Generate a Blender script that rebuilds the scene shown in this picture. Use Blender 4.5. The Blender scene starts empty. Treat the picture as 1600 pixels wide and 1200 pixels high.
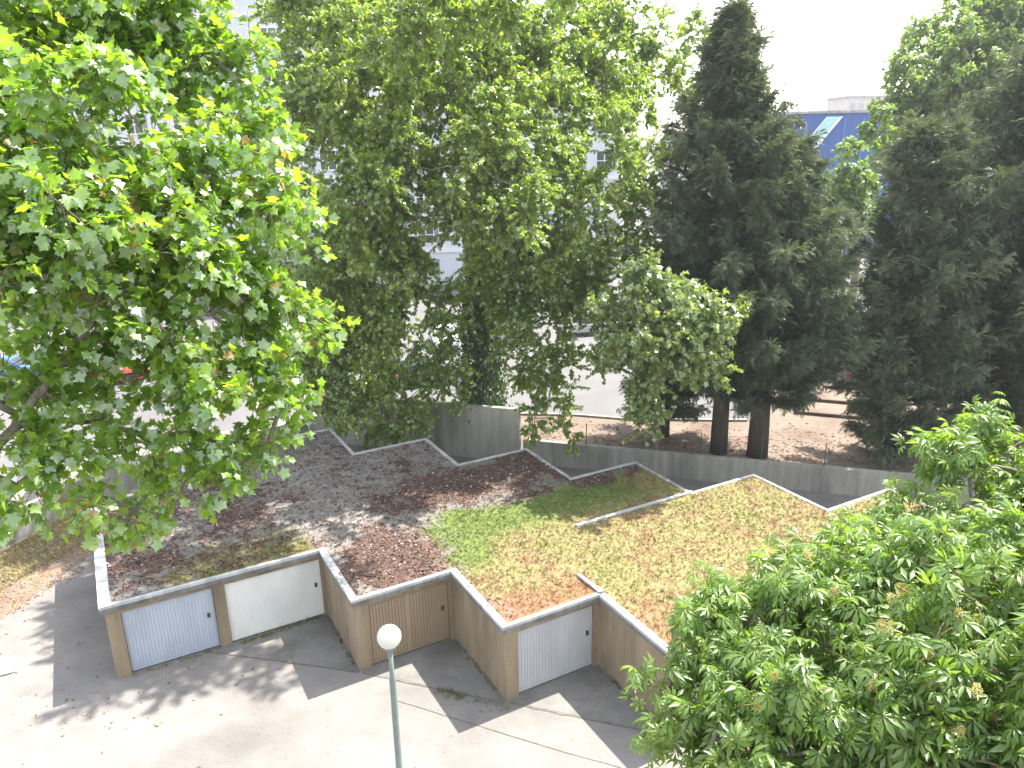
import bpy, math
import numpy as np
from mathutils import Matrix, Vector

# ------------------------------------------------------------------ camera, sky, sun, exposure
SC = bpy.context.scene
COL = SC.collection
FOC, PITCH, ROLL, CAMH = 1211.2, 0.3097, -0.019, 15.0      # focal length in pixels of a 1600 px wide frame
_cp, _sp, _c, _s = math.cos(PITCH), math.sin(PITCH), math.cos(ROLL), math.sin(ROLL)
_R0, _U0 = np.array([1., 0, 0]), np.array([0, _sp, _cp])
CF = np.array([0, _cp, -_sp]); CR = _c * _R0 + _s * _U0; CU = -_s * _R0 + _c * _U0
cam = bpy.data.cameras.new('camera'); camo = bpy.data.objects.new('camera', cam); COL.objects.link(camo)
cam.sensor_fit = 'HORIZONTAL'; cam.sensor_width = 36; cam.lens = 36 * FOC / 1600
cam.clip_start = 0.1; cam.clip_end = 3000
camo.matrix_world = Matrix(((CR[0], CU[0], -CF[0], 0), (CR[1], CU[1], -CF[1], 0), (CR[2], CU[2], -CF[2], CAMH), (0, 0, 0, 1)))
SC.camera = camo
SUN_EL, SUN_AZ = math.radians(57.6), math.atan2(0.762, 0.648)
SUN_DIR = np.array([math.sin(SUN_AZ) * math.cos(SUN_EL), math.cos(SUN_AZ) * math.cos(SUN_EL), math.sin(SUN_EL)])
W = bpy.data.worlds.new('World'); SC.world = W; W.use_nodes = True
_nt = W.node_tree
_sky = _nt.nodes.new('ShaderNodeTexSky'); _sky.sky_type = 'NISHITA'; _sky.sun_disc = False
_sky.sun_elevation = SUN_EL; _sky.sun_rotation = SUN_AZ; _sky.air_density = 1.6; _sky.dust_density = 1.2; _sky.ozone_density = 1.0
_bg = _nt.nodes['Background']; _bg.inputs['Strength'].default_value = 0.15
_hs = _nt.nodes.new('ShaderNodeHueSaturation'); _hs.inputs['Saturation'].default_value = 0.42      # milky summer sky
_nt.links.new(_sky.outputs[0], _hs.inputs['Color']); _nt.links.new(_hs.outputs[0], _bg.inputs['Color'])
sl = bpy.data.lights.new('sun', 'SUN'); sl.energy = 4.4; sl.angle = math.radians(0.55); sl.color = (1.0, 0.955, 0.88)
so = bpy.data.objects.new('sun', sl); COL.objects.link(so)
so.rotation_euler = Vector(SUN_DIR).to_track_quat('Z', 'Y').to_euler(); so.location = (30, 25, 60)
SC.view_settings.view_transform = 'Standard'; SC.view_settings.look = 'None'
SC.view_settings.exposure = 1.88; SC.view_settings.gamma = 1.0
SC.cycles.max_bounces = 12; SC.cycles.diffuse_bounces = 9; SC.cycles.transmission_bounces = 9; SC.cycles.glossy_bounces = 2
SC.cycles.sample_clamp_indirect = 6.0

# ------------------------------------------------------------------ helpers
def _ray(px, py): return CR * (px - 800) / FOC + CU * (600 - py) / FOC + CF
def at(px, py, Y):
    d = _ray(px, py); return np.array([0, 0, CAMH]) + d * Y / d[1]
def atz(px, py, z=0.0):
    d = _ray(px, py); return np.array([0, 0, CAMH]) + d * (z - CAMH) / d[2]
def depth(P): return float((np.asarray(P) - np.array([0, 0, CAMH])) @ CF)
def nrm(a): return a / (np.linalg.norm(a, axis=-1, keepdims=True) + 1e-9)

def tag(o, label=None, cat=None, group=None, kind=None):
    if label: o['label'] = label
    if cat: o['category'] = cat
    if group: o['group'] = group
    if kind: o['kind'] = kind
    return o
def empty(name, loc=(0, 0, 0), rz=0.0):
    o = bpy.data.objects.new(name, None); COL.objects.link(o); o.location = loc; o.rotation_euler = (0, 0, rz)
    o.empty_display_size = 0.2
    return o
def copy_tree(o, parent=None):
    c = o.copy(); COL.objects.link(c); c.parent = parent
    for ch in list(o.children): copy_tree(ch, c)
    return c

class MB:
    """collects faces, builds ONE mesh object"""
    def __init__(s): s.v = []; s.f = []
    def quad(s, *p):
        n = len(s.v); s.v += [tuple(map(float, q)) for q in p]; s.f.append(tuple(range(n, n + len(p))))
    def box(s, x0, x1, y0, y1, z0, z1):
        n = len(s.v)
        s.v += [(x0, y0, z0), (x1, y0, z0), (x1, y1, z0), (x0, y1, z0), (x0, y0, z1), (x1, y0, z1), (x1, y1, z1), (x0, y1, z1)]
        for q in ((3, 2, 1, 0), (4, 5, 6, 7), (0, 1, 5, 4), (1, 2, 6, 5), (2, 3, 7, 6), (3, 0, 4, 7)): s.f.append(tuple(n + i for i in q))
        return s
    def prism(s, pts, z0, z1):
        n = len(s.v); k = len(pts)
        s.v += [(p[0], p[1], z0) for p in pts] + [(p[0], p[1], z1) for p in pts]
        s.f.append(tuple(n + k - 1 - i for i in range(k))); s.f.append(tuple(n + k + i for i in range(k)))
        for i in range(k):
            j = (i + 1) % k; s.f.append((n + i, n + j, n + k + j, n + k + i))
        return s
    def loft(s, rings, caps=True):
        n = len(s.v); k = len(rings[0])
        for r in rings: s.v += [tuple(map(float, p)) for p in r]
        for i in range(len(rings) - 1):
            for j in range(k):
                a = n + i * k; b = a + k; j2 = (j + 1) % k
                s.f.append((a + j, a + j2, b + j2, b + j))
        if caps:
            s.f.append(tuple(n + k - 1 - j for j in range(k))); e = n + (len(rings) - 1) * k
            s.f.append(tuple(e + j for j in range(k)))
        return s
    def tube(s, pts, rad, sides=6, caps=True):
        pts = np.asarray(pts, float); rad = np.broadcast_to(rad, (len(pts),))
        d = nrm(np.gradient(pts, axis=0)); ref = np.array([0, 0, 1.]) if abs(d[0][2]) < .9 else np.array([1., 0, 0])
        a = nrm(np.cross(d, ref)); b = np.cross(d, a)
        ang = np.arange(sides) * 2 * math.pi / sides
        rings = [p + r * (np.outer(np.cos(ang), x) + np.outer(np.sin(ang), y)) for p, r, x, y in zip(pts, rad, a, b)]
        return s.loft(rings, caps)
    def lathe(s, prof, sides=24, c=(0, 0, 0)):
        ang = np.arange(sides) * 2 * math.pi / sides
        return s.loft([[(c[0] + r * math.cos(t), c[1] + r * math.sin(t), c[2] + z) for t in ang] for r, z in prof])
    def build(s, name, mat, parent=None, smooth=False, bevel=0.0):
        me = bpy.data.meshes.new(name); me.from_pydata(s.v, [], s.f); me.update()
        if smooth: me.polygons.foreach_set('use_smooth', [True] * len(me.polygons))
        o = bpy.data.objects.new(name, me); COL.objects.link(o); me.materials.append(mat)
        if parent: o.parent = parent
        if bevel:
            m = o.modifiers.new('bevel', 'BEVEL'); m.width = bevel; m.segments = 2; m.limit_method = 'ANGLE'
        return o

def np_mesh(name, V, T, mat, parent=None, attrs=None, smooth=False):
    """mesh from arrays of vertices and triangles; attrs: name -> per-vertex float or rgb"""
    me = bpy.data.meshes.new(name)
    me.vertices.add(len(V)); me.vertices.foreach_set('co', np.ascontiguousarray(V, np.float32).ravel())
    me.loops.add(T.size); me.loops.foreach_set('vertex_index', np.ascontiguousarray(T, np.int32).ravel())
    me.polygons.add(len(T)); me.polygons.foreach_set('loop_start', np.arange(0, T.size, 3, dtype=np.int32))
    me.update(calc_edges=True)
    for k, a in (attrs or {}).items():
        if a.ndim == 1:
            at_ = me.attributes.new(k, 'FLOAT', 'POINT'); at_.data.foreach_set('value', a.astype(np.float32))
        else:
            at_ = me.attributes.new(k, 'FLOAT_COLOR', 'POINT')
            at_.data.foreach_set('color', np.concatenate([a, np.ones((len(a), 1))], 1).astype(np.float32).ravel())
    if smooth: me.polygons.foreach_set('use_smooth', np.ones(len(T), bool))
    o = bpy.data.objects.new(name, me); COL.objects.link(o); me.materials.append(mat)
    if parent: o.parent = parent
    return o

def place_leaves(tv, tf, pos, ydir, up, scale):
    """copies of a leaf template (y = along the blade, z = its upper side) at pos"""
    y = nrm(ydir); z = up - (up * y).sum(1, keepdims=True) * y; z = nrm(z); x = np.cross(y, z)
    s = np.asarray(scale)[:, None, None]
    V = pos[:, None, :] + s * (tv[None, :, 0:1] * x[:, None] + tv[None, :, 1:2] * y[:, None] + tv[None, :, 2:3] * z[:, None])
    n, k = len(pos), len(tv)
    T = (tf[None] + (np.arange(n) * k)[:, None, None]).reshape(-1, 3)
    return V.reshape(-1, 3), T

# ------------------------------------------------------------------ materials
def mat(name):
    m = bpy.data.materials.new(name); m.use_nodes = True
    nt = m.node_tree; b = nt.nodes['Principled BSDF']; return m, nt, b
def N(nt, t, **kw):
    n = nt.nodes.new(t)
    for k, v in kw.items():
        if hasattr(n, k): setattr(n, k, v)
        else: n.inputs[k].default_value = v
    return n
def ramp(nt, stops, fac):
    r = nt.nodes.new('ShaderNodeValToRGB'); e = r.color_ramp.elements
    while len(e) < len(stops): e.new(0.5)
    for el, (p, c) in zip(e, stops): el.position = p; el.color = (*c, 1)
    nt.links.new(fac, r.inputs[0]); return r.outputs[0]
def mix(nt, a, b, fac, mode='MIX'):
    m = nt.nodes.new('ShaderNodeMix'); m.data_type = 'RGBA'; m.blend_type = mode
    for sock, v in ((m.inputs[0], fac), (m.inputs[6], a), (m.inputs[7], b)):
        if isinstance(v, (int, float)): sock.default_value = v
        elif isinstance(v, tuple): sock.default_value = (*v, 1)
        else: nt.links.new(v, sock)
    return m.outputs[2]
def noise(nt, scale, detail=6, rough=0.6, coord='Object', stretch=None):
    tc = nt.nodes.new('ShaderNodeTexCoord'); n = N(nt, 'ShaderNodeTexNoise'); src = tc.outputs[coord]
    if stretch:
        mp = nt.nodes.new('ShaderNodeMapping'); mp.inputs['Scale'].default_value = stretch
        nt.links.new(src, mp.inputs[0]); src = mp.outputs[0]
    nt.links.new(src, n.inputs['Vector']); n.inputs['Scale'].default_value = scale
    n.inputs['Detail'].default_value = detail; n.inputs['Roughness'].default_value = rough
    return n.outputs[0]
def bump(nt, b, h, dist=0.01, strength=0.6):
    bm = N(nt, 'ShaderNodeBump'); bm.inputs['Strength'].default_value = strength; bm.inputs['Distance'].default_value = dist
    nt.links.new(h, bm.inputs['Height']); nt.links.new(bm.outputs[0], b.inputs['Normal'])

def rough_mat(name, c1, c2, scale=3.0, c3=None, scale3=0.4, fine=40.0, rough=0.9, bumpd=0.01, stretch=None, streak=0.0, spots=0.0):
    """two-tone stained mineral surface with large blotches (c3) and fine grain"""
    m, nt, b = mat(name)
    col = ramp(nt, [(0.3, c1), (0.7, c2)], noise(nt, scale, 8, 0.65, stretch=stretch))
    if c3: 
        f = ramp(nt, [(0.48, (0, 0, 0)), (0.68, (1, 1, 1))], noise(nt, scale3, 5, 0.6, stretch=stretch))
        col = mix(nt, col, c3, f)
    if spots:       # oil drips, damp patches and a band of finer dirt
        col = mix(nt, col, ramp(nt, [(0.6, (1, 1, 1)), (0.74, (1 - spots,) * 3)], noise(nt, 1.1, 9, 0.72)), 1.0, 'MULTIPLY')
        col = mix(nt, col, ramp(nt, [(0.66, (1, 1, 1)), (0.7, (1 - spots * 1.2,) * 3)], noise(nt, 6.0, 4, 0.6)), 1.0, 'MULTIPLY')
        col = mix(nt, col, ramp(nt, [(0.35, (0.9, 0.9, 0.9)), (0.65, (1.06, 1.05, 1.03))], noise(nt, 0.35, 6, 0.7, stretch=(1, 2.2, 1))), 1.0, 'MULTIPLY')
    if streak:
        sk = ramp(nt, [(0.42, (1, 1, 1)), (0.7, (1 - streak,) * 3)], noise(nt, 1.3, 7, 0.7, stretch=(2.2, 2.2, .16)))
        col = mix(nt, col, sk, 1.0, 'MULTIPLY')
    g = noise(nt, fine, 3, 0.7)
    gg = ramp(nt, [(0.3, (0.72, 0.72, 0.72)), (0.7, (1.15, 1.15, 1.15))], g)
    col = mix(nt, col, gg, 1.0, 'MULTIPLY')
    nt.links.new(col, b.inputs['Base Color']); b.inputs['Roughness'].default_value = rough
    b.inputs['Specular IOR Level'].default_value = 0.25
    if bumpd: bump(nt, b, g, bumpd)
    return m
def plain(name, c, rough=0.5, metal=0.0, spec=0.5, var=0.12, scale=6.0):
    m, nt, b = mat(name)
    lo = tuple(x * (1 - var) for x in c); hi = tuple(min(1, x * (1 + var)) for x in c)
    nt.links.new(ramp(nt, [(0.35, lo), (0.65, hi)], noise(nt, scale, 5)), b.inputs['Base Color'])
    b.inputs['Roughness'].default_value = rough; b.inputs['Metallic'].default_value = metal
    b.inputs['Specular IOR Level'].default_value = spec
    return m
def leaf_mat(name, stops, trans=0.42, tboost=1.7, gloss=0.08, grough=0.35):
    """thin leaf: diffuse + light through the blade + a little sheen; hue from the per-leaf attribute tint"""
    m = bpy.data.materials.new(name); m.use_nodes = True; nt = m.node_tree; nt.nodes.clear()
    at_ = N(nt, 'ShaderNodeAttribute', attribute_name='tint')
    col = ramp(nt, stops, at_.outputs['Fac'])
    d = N(nt, 'ShaderNodeBsdfDiffuse'); t = N(nt, 'ShaderNodeBsdfTranslucent'); g = N(nt, 'ShaderNodeBsdfGlossy')
    g.inputs['Roughness'].default_value = grough; g.inputs['Color'].default_value = (0.9, 0.95, 0.9, 1)
    nt.links.new(col, d.inputs[0])
    nt.links.new(mix(nt, col, (tboost * 0.95, tboost, tboost * 0.3), 1.0, 'MULTIPLY'), t.inputs[0])
    a = N(nt, 'ShaderNodeMixShader'); a.inputs[0].default_value = trans
    nt.links.new(d.outputs[0], a.inputs[1]); nt.links.new(t.outputs[0], a.inputs[2])
    b = N(nt, 'ShaderNodeMixShader'); b.inputs[0].default_value = gloss
    nt.links.new(a.outputs[0], b.inputs[1]); nt.links.new(g.outputs[0], b.inputs[2])
    o = N(nt, 'ShaderNodeOutputMaterial'); nt.links.new(b.outputs[0], o.inputs[0])
    return m
def rgb_mat(name, rough=0.95):
    m, nt, b = mat(name)
    a = N(nt, 'ShaderNodeAttribute', attribute_name='rgb'); nt.links.new(a.outputs['Color'], b.inputs['Base Color'])
    b.inputs['Roughness'].default_value = rough; b.inputs['Specular IOR Level'].default_value = 0.15
    return m

M = {}
M['drive'] = rough_mat('drive_concrete', (0.174, 0.160, 0.149), (0.212, 0.197, 0.182), 1.3, (0.144, 0.131, 0.122), 0.22, 26, bumpd=0.006, spots=.3)
M['apron'] = rough_mat('apron_concrete', (0.158, 0.149, 0.137), (0.207, 0.194, 0.181), 1.8, (0.123, 0.114, 0.103), 0.6, 30, spots=.3)
M['asphalt'] = rough_mat('street_asphalt', (0.128, 0.122, 0.124), (0.160, 0.152, 0.152), 0.5, (0.104, 0.100, 0.101), 0.08, 20)
M['earth'] = rough_mat('dry_earth', (0.160, 0.120, 0.092), (0.208, 0.164, 0.128), 1.1, (0.120, 0.080, 0.060), 0.35, 14, bumpd=0.03)
M['pave'] = rough_mat('pale_paving', (0.192, 0.176, 0.152), (0.240, 0.224, 0.192), 0.9, (0.160, 0.144, 0.120), 0.3, 18)
M['joint'] = plain('joint_dirt', (0.1, 0.09, 0.075), 0.95, var=0.4, scale=8)
M['render'] = rough_mat('beige_render', (0.230, 0.176, 0.119), (0.294, 0.231, 0.158), 1.6, (0.156, 0.122, 0.088), 0.7, 40, stretch=(1, 1, 0.35), streak=0.3)
M['fascia'] = rough_mat('grey_fascia', (0.160, 0.156, 0.148), (0.216, 0.208, 0.200), 3, (0.120, 0.116, 0.112), 1.1, 50, streak=0.4)
M['lip'] = rough_mat('pale_roof_edge', (0.357, 0.357, 0.365), (0.468, 0.468, 0.468), 3, (0.281, 0.272, 0.272), 1.2, 45, streak=0.25)
M['wall'] = rough_mat('grey_concrete_wall', (0.320, 0.299, 0.259), (0.397, 0.375, 0.327), 1.2, (0.210, 0.196, 0.169), 0.55, 30, stretch=(1, 1, 0.25), streak=0.32)
M['wallpale'] = rough_mat('pale_concrete_wall', (0.288, 0.276, 0.248), (0.352, 0.336, 0.304), 1.2, (0.200, 0.192, 0.168), 0.6, 30, stretch=(1, 1, 0.25), streak=0.35)
M['facade'] = rough_mat('pale_facade', (0.6, 0.61, 0.68), (0.65, 0.66, 0.72), 0.3, (0.54, 0.55, 0.62), 0.1, 9, bumpd=0)
M['white'] = plain('white_paint', (0.684, 0.684, 0.675), 0.6, var=0.05)
M['glass'] = plain('dark_window_glass', (0.05, 0.055, 0.065), 0.12, spec=0.7)
M['green_metal'] = plain('grey_green_paint', (0.14, 0.175, 0.165), 0.45, var=0.1)
M['dark'] = plain('dark_metal', (0.03, 0.03, 0.03), 0.5)
M['timber'] = rough_mat('old_timber', (0.104, 0.076, 0.056), (0.160, 0.124, 0.092), 4, fine=30, stretch=(0.3, 3, 3))
M['bark'] = rough_mat('grey_bark', (0.13, 0.105, 0.08), (0.24, 0.205, 0.165), 5, (0.3, 0.28, 0.22), 2.2, 25, stretch=(1, 1, 0.3), bumpd=0.03)
M['barkdark'] = rough_mat('dark_bark', (0.05, 0.042, 0.034), (0.095, 0.078, 0.062), 6, fine=25, stretch=(1, 1, 0.25), bumpd=0.03)
M['twig'] = plain('green_brown_twig', (0.14, 0.1, 0.06), 0.8)
M['maple'] = leaf_mat('maple_leaf', [(0.0, (0.085, 0.15, 0.025)), (0.5, (0.13, 0.21, 0.028)), (0.9, (0.2, 0.27, 0.035)), (0.97, (0.26, 0.22, 0.06)), (1.0, (0.24, 0.13, 0.06))], 0.54, 2.7, 0.11, 0.3)
M['plane'] = leaf_mat('plane_leaf', [(0.0, (0.1, 0.15, 0.028)), (0.6, (0.165, 0.225, 0.042)), (0.95, (0.25, 0.29, 0.09)), (1.0, (0.28, 0.24, 0.1))], 0.52, 2.6, 0.1, 0.36)
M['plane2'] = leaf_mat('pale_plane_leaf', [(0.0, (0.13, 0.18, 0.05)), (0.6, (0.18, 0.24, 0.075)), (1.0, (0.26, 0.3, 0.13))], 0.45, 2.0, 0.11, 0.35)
M['chestnut'] = leaf_mat('chestnut_leaf', [(0.0, (0.085, 0.145, 0.028)), (0.6, (0.14, 0.21, 0.045)), (1.0, (0.21, 0.265, 0.065))], 0.48, 2.5, 0.05, 0.42)
M['conifer'] = leaf_mat('cypress_spray', [(0.0, (0.045, 0.062, 0.038)), (0.55, (0.085, 0.108, 0.065)), (0.9, (0.15, 0.172, 0.1)), (1.0, (0.18, 0.19, 0.115))], 0.22, 1.5, 0.04, 0.5)
M['ivy'] = leaf_mat('ivy_leaf', [(0.0, (0.03, 0.065, 0.016)), (0.7, (0.05, 0.1, 0.024)), (1.0, (0.09, 0.14, 0.03))], 0.35, 2.0, 0.09, 0.3)
M['lime'] = leaf_mat('light_green_leaf', [(0.0, (0.11, 0.17, 0.045)), (0.6, (0.15, 0.215, 0.06)), (1.0, (0.2, 0.26, 0.08))], 0.46, 2.1, 0.06, 0.4)
M['flower'] = plain('spent_yellow_flower', (0.42, 0.34, 0.11), 0.8, var=0.35, scale=60)
M['rgb'] = rgb_mat('roof_plants')
M['globe'] = plain('opal_globe', (0.55, 0.545, 0.5), 0.25, var=0.03, scale=2)

# ------------------------------------------------------------------ the lie of the land
UP = 0.5                                             # the street stands half a metre above the garage yard
W0, W1, W2, W3, W4, W5 = (-23.6, 17.0), (-18.6, 31.2), (-10.6, 38.0), (0.35, 34.55), (16.6, 29.75), (34.0, 24.6)
def sheet(name, pts, z, m, label=None):
    mb = MB(); mb.quad(*[(p[0], p[1], z) for p in pts]); o = mb.build(name, m); tag(o, kind='structure'); return o
sheet('yard_ground', [(-34, -60), (60, -60), (60, 16.9), W5, W4, W3, W2, W1, W0], 0.0, M['drive'])
sheet('street_ground', [(-34, -60), W0, W1, W2, W3, W4, W5, (60, 16.9), (60, -60), (1500, -60), (1500, 2500), (-1500, 2500), (-1500, -60)], UP, M['asphalt'])
K = [atz(560, 625, UP), atz(700, 640, UP), atz(900, 650, UP), atz(990, 657, UP)]
EARTH = [W2, (-9.5, 40.6), (-2, 40.0), K[2], K[3], (12.3, 38.1), (15.6, 44.2), (24, 43.2), (44, 36), W5, W4, W3]
sheet('earth', [(p[0], p[1]) for p in EARTH], UP + 0.012, M['earth'])
sheet('pavement', [(W0[0] - .2, W0[1]), (W1[0] - .2, W1[1] + .1), (W2[0] - .3, W2[1] + .3), (W2[0] - 1.6, W2[1] + 2.2), (-21.5, 33.5), (-27.0, 17.0)], UP + 0.012, M['pave'])
kb = MB(); 
_kp = [(-9.5, 40.6), (-2, 40.0), (K[2][0], K[2][1]), (K[3][0], K[3][1]), (12.3, 38.1)]
for a, b in zip(_kp[:-1], _kp[1:]):
    a = np.array(a[:2]); b = np.array(b[:2]); d = (b - a) / np.linalg.norm(b - a); n = np.array([-d[1], d[0]]) * 0.08
    kb.prism([a - n, b - n, b + n, a + n], UP - 0.1, UP + 0.12)
tag(kb.build('kerb', M['wall']), kind='structure')
# ------------------------------------------------------------------ perimeter walls
def wall_seg(name, a, b, z1, th, m, label, z0=-0.2, cap=True, cat='wall'):
    a = np.array(a, float); b = np.array(b, float); d = (b - a) / np.linalg.norm(b - a); n = np.array([-d[1], d[0]]) * th / 2
    mb = MB(); mb.prism([a - n, b - n, b + n, a + n], z0, z1)
    o = mb.build(name, m, bevel=0.015); tag(o, label, cat); return o
wall_seg('garden_wall', W0, W1, 1.25, 0.22, M['wallpale'], 'low pale concrete wall along the dry grass strip beside the drive')
wall_seg('garden_wall', (W1[0] + .14, W1[1] + .02), (W2[0] - .1, W2[1] - .1), 1.25, 0.22, M['wall'], 'low shaded concrete wall running behind the garage roof under the big leaves')
tw = wall_seg('concrete_wall', W2, W3, 2.7, 0.26, M['wall'], 'tall grey concrete wall behind the garages with a pale bare end')
wall_seg('retaining_wall', (W3[0] + .15, W3[1] - .06), W5, 1.2, 0.24, M['wall'], 'long low grey concrete wall between the garages and the dark conifers')
# ------------------------------------------------------------------ value noise for plant cover and roof bed
def vnoise(x, y, seed):
    g = np.random.default_rng(seed).random((256, 256)); xi = np.floor(x).astype(int); yi = np.floor(y).astype(int)
    fx = x - xi; fy = y - yi; fx = fx * fx * (3 - 2 * fx); fy = fy * fy * (3 - 2 * fy)
    a = g[xi % 256, yi % 256]; b = g[(xi + 1) % 256, yi % 256]; c = g[xi % 256, (yi + 1) % 256]; d = g[(xi + 1) % 256, (yi + 1) % 256]
    return (a * (1 - fx) + b * fx) * (1 - fy) + (c * (1 - fx) + d * fx) * fy
def fbm(x, y, f, seed, o=4):
    s = 0; t = 0
    for i in range(o): s = s + vnoise(x * f * 2 ** i + 17 * i, y * f * 2 ** i + 31 * i, seed + i) * 0.6 ** i; t += 0.6 ** i
    return s / t
def sst(a, b, x): t = np.clip((x - a) / (b - a), 0, 1); return t * t * (3 - 2 * t)

# ------------------------------------------------------------------ the garage block (local x along the door fronts, local y to the back)
GA, GTH = (-11.8026, 19.0021), 0.4992
gar = empty('garage_block', (GA[0], GA[1], 0), GTH)
tag(gar, 'beige sawtooth garage block with a flat planted roof and ribbed up and over doors', 'garages')
OUT = [(0, 0), (6.307, 0), (6.307, -3.294), (9.427, -3.294), (9.427, -6.587), (12.548, -6.587), (12.548, -9.881), (15.668, -9.881), (15.668, -13.175), (25.6, -13.175),
       (25.6, -6.3), (22.35, -6.3), (22.35, -2.85), (19.25, -2.85), (19.25, .45), (16.2, .45), (16.2, 3.9), (13.05, 3.9), (13.05, 7.2), (9.8, 7.2), (9.8, 10.6), (3.3, 10.6), (3.3, 7.2), (0, 7.2)]
def inset(poly, ds):
    n = len(poly); L = []
    for i in range(n):
        a = np.array(poly[i], float); b = np.array(poly[(i + 1) % n], float); d = (b - a) / np.linalg.norm(b - a)
        L.append((a + np.array([-d[1], d[0]]) * ds[i], d))
    r = []
    for i in range(n):
        (p, d), (q, e) = L[i - 1], L[i]
        t = np.cross(q - p, e) / np.cross(d, e); r.append(tuple(p + d * t))
    return r
nE = len(OUT)
DOORE = (0, 2, 4, 6, 8)
body = MB().prism(inset(OUT, [0.26 if i in DOORE else 0.1 for i in range(nE)]), -0.1, 2.285)
def fx(e):                     # front edge: start u, end u, y
    return OUT[e][0], OUT[e + 1][0], OUT[e][1]
DOORS = []
for e in DOORE:
    x0, x1, y = fx(e); yf, yb = y + .1, y + .262
    if e == 0: piers = [(x0 + .1, x0 + .5), (3.02, 3.36), (x1 + .02, x1 + .1)]; doors = [(x0 + .5, 3.02), (3.36, x1 + .02)]
    elif e == 8: piers = [(x0 + .1, x0 + .5), (x1 - .4, x1 - .1)]; doors = [(x0 + .5, x0 + 3.0)]; piers.append((x0 + 3.0, x1 - .4))
    else: piers = [(x0 + .1, x0 + .5), (x1 - .06, x1 + .1)]; doors = [(x0 + .5, x1 - .06)]
    for a, b in piers: body.box(a, b, yf, yb, -0.1, 2.12)
    body.box(x0 + .1, x1 + (.1 if e != 8 else -.1), yf, yb, 2.12, 2.285)
    DOORS += [(a, b, y) for a, b in doors]
body.build('wall', M['render'], gar)
slab = MB().prism(OUT, 2.28, 2.44); slab.build('roof_slab', M['fascia'], gar)
# raised pale edge round the roof
ld = []
for i in range(nE):
    a, b = OUT[i], OUT[(i + 1) % nE]
    if i == nE - 1: ld.append(.3)
    elif i < 9: ld.append(.11 if abs(a[1] - b[1]) < 1e-6 else .2)
    else: ld.append(.13)
o_, i_ = inset(OUT, [-.012] * nE), inset(OUT, ld)
lip = MB(); n = nE
for k in range(n):
    k2 = (k + 1) % n
    a, b, c, d = o_[k], o_[k2], i_[k2], i_[k]
    lip.quad((*a, 2.5), (*b, 2.5), (*c, 2.5), (*d, 2.5)); lip.quad((*a, 2.41), (*b, 2.41), (*b, 2.5), (*a, 2.5))
    lip.quad((*c, 2.41), (*d, 2.41), (*d, 2.5), (*c, 2.5)); lip.quad((*b, 2.41), (*a, 2.41), (*d, 2.41), (*c, 2.41))
lip.build('roof_edge', M['lip'], gar)
MB().box(14.25, 19.3, -2.93, -2.78, 2.44, 2.535).build('roof_upstand', M['lip'], gar)
up = MB(); up.prism([(12.56, -6.55), (12.74, -6.6), (12.62, -5.45), (12.55, -5.45)], 2.44, 2.56)
up.build('roof_upstand', M['lip'], gar)
dm = {}
def door_mat(k, c):
    if k not in dm:
        m, nt, b = mat('door_' + k)
        st = noise(nt, 1.3, 6, .6, stretch=(1, 1, .4)); col = ramp(nt, [(.35, tuple(x * .7 for x in c)), (.65, tuple(x * .82 for x in c))], st)
        nt.links.new(col, b.inputs['Base Color']); b.inputs['Roughness'].default_value = .55; dm[k] = m
    return dm[k]
DC = [('blue_grey', (0.42, 0.46, 0.54), 'faded blue grey ribbed door'), ('cream', (0.8, 0.79, 0.76), 'cream white ribbed door'), ('brown', (0.33, 0.245, 0.165), 'brown ribbed door'),
      ('pale_grey', (0.5, 0.5, 0.52), 'worn pale grey ribbed door'), ('grey', (0.4, 0.4, 0.4), None), ('grey', (0.4, 0.4, 0.4), None)]
for (a, b, y), (k, c, lab) in zip(DOORS, DC):
    d = MB(); y0 = y + .26
    d.box(a + .015, b - .015, y0 - .045, y0 + .01, 0.03, 2.1)
    nr = int((b - a - .1) / .095)
    for r in range(nr):
        x = a + .06 + (b - a - .12) * (r + .15) / nr; w = (b - a - .12) / nr * (.55 if k == 'brown' else .74)
        d.box(x, x + w, y0 - (.07 if k == 'brown' else .056), y0 - .04, .12, 2.03)
    for zz in (0.05, 2.05): d.box(a + .02, b - .02, y0 - .07, y0 - .04, zz, zz + .055)
    if k == 'brown': d.box(a + 1.18, a + 1.3, y0 - .072, y0 - .04, .1, 2.05)
    do = d.build('garage_door', door_mat(k, c), gar)
    if lab: do['label'] = lab
    h = MB().box(b - .24, b - .17, y0 - .1, y0 - .06, 1.12, 1.26); h.box(b - .235, b - .175, y0 - .125, y0 - .1, 1.17, 1.2)
    h.build('handle', M['dark'], do)
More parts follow.
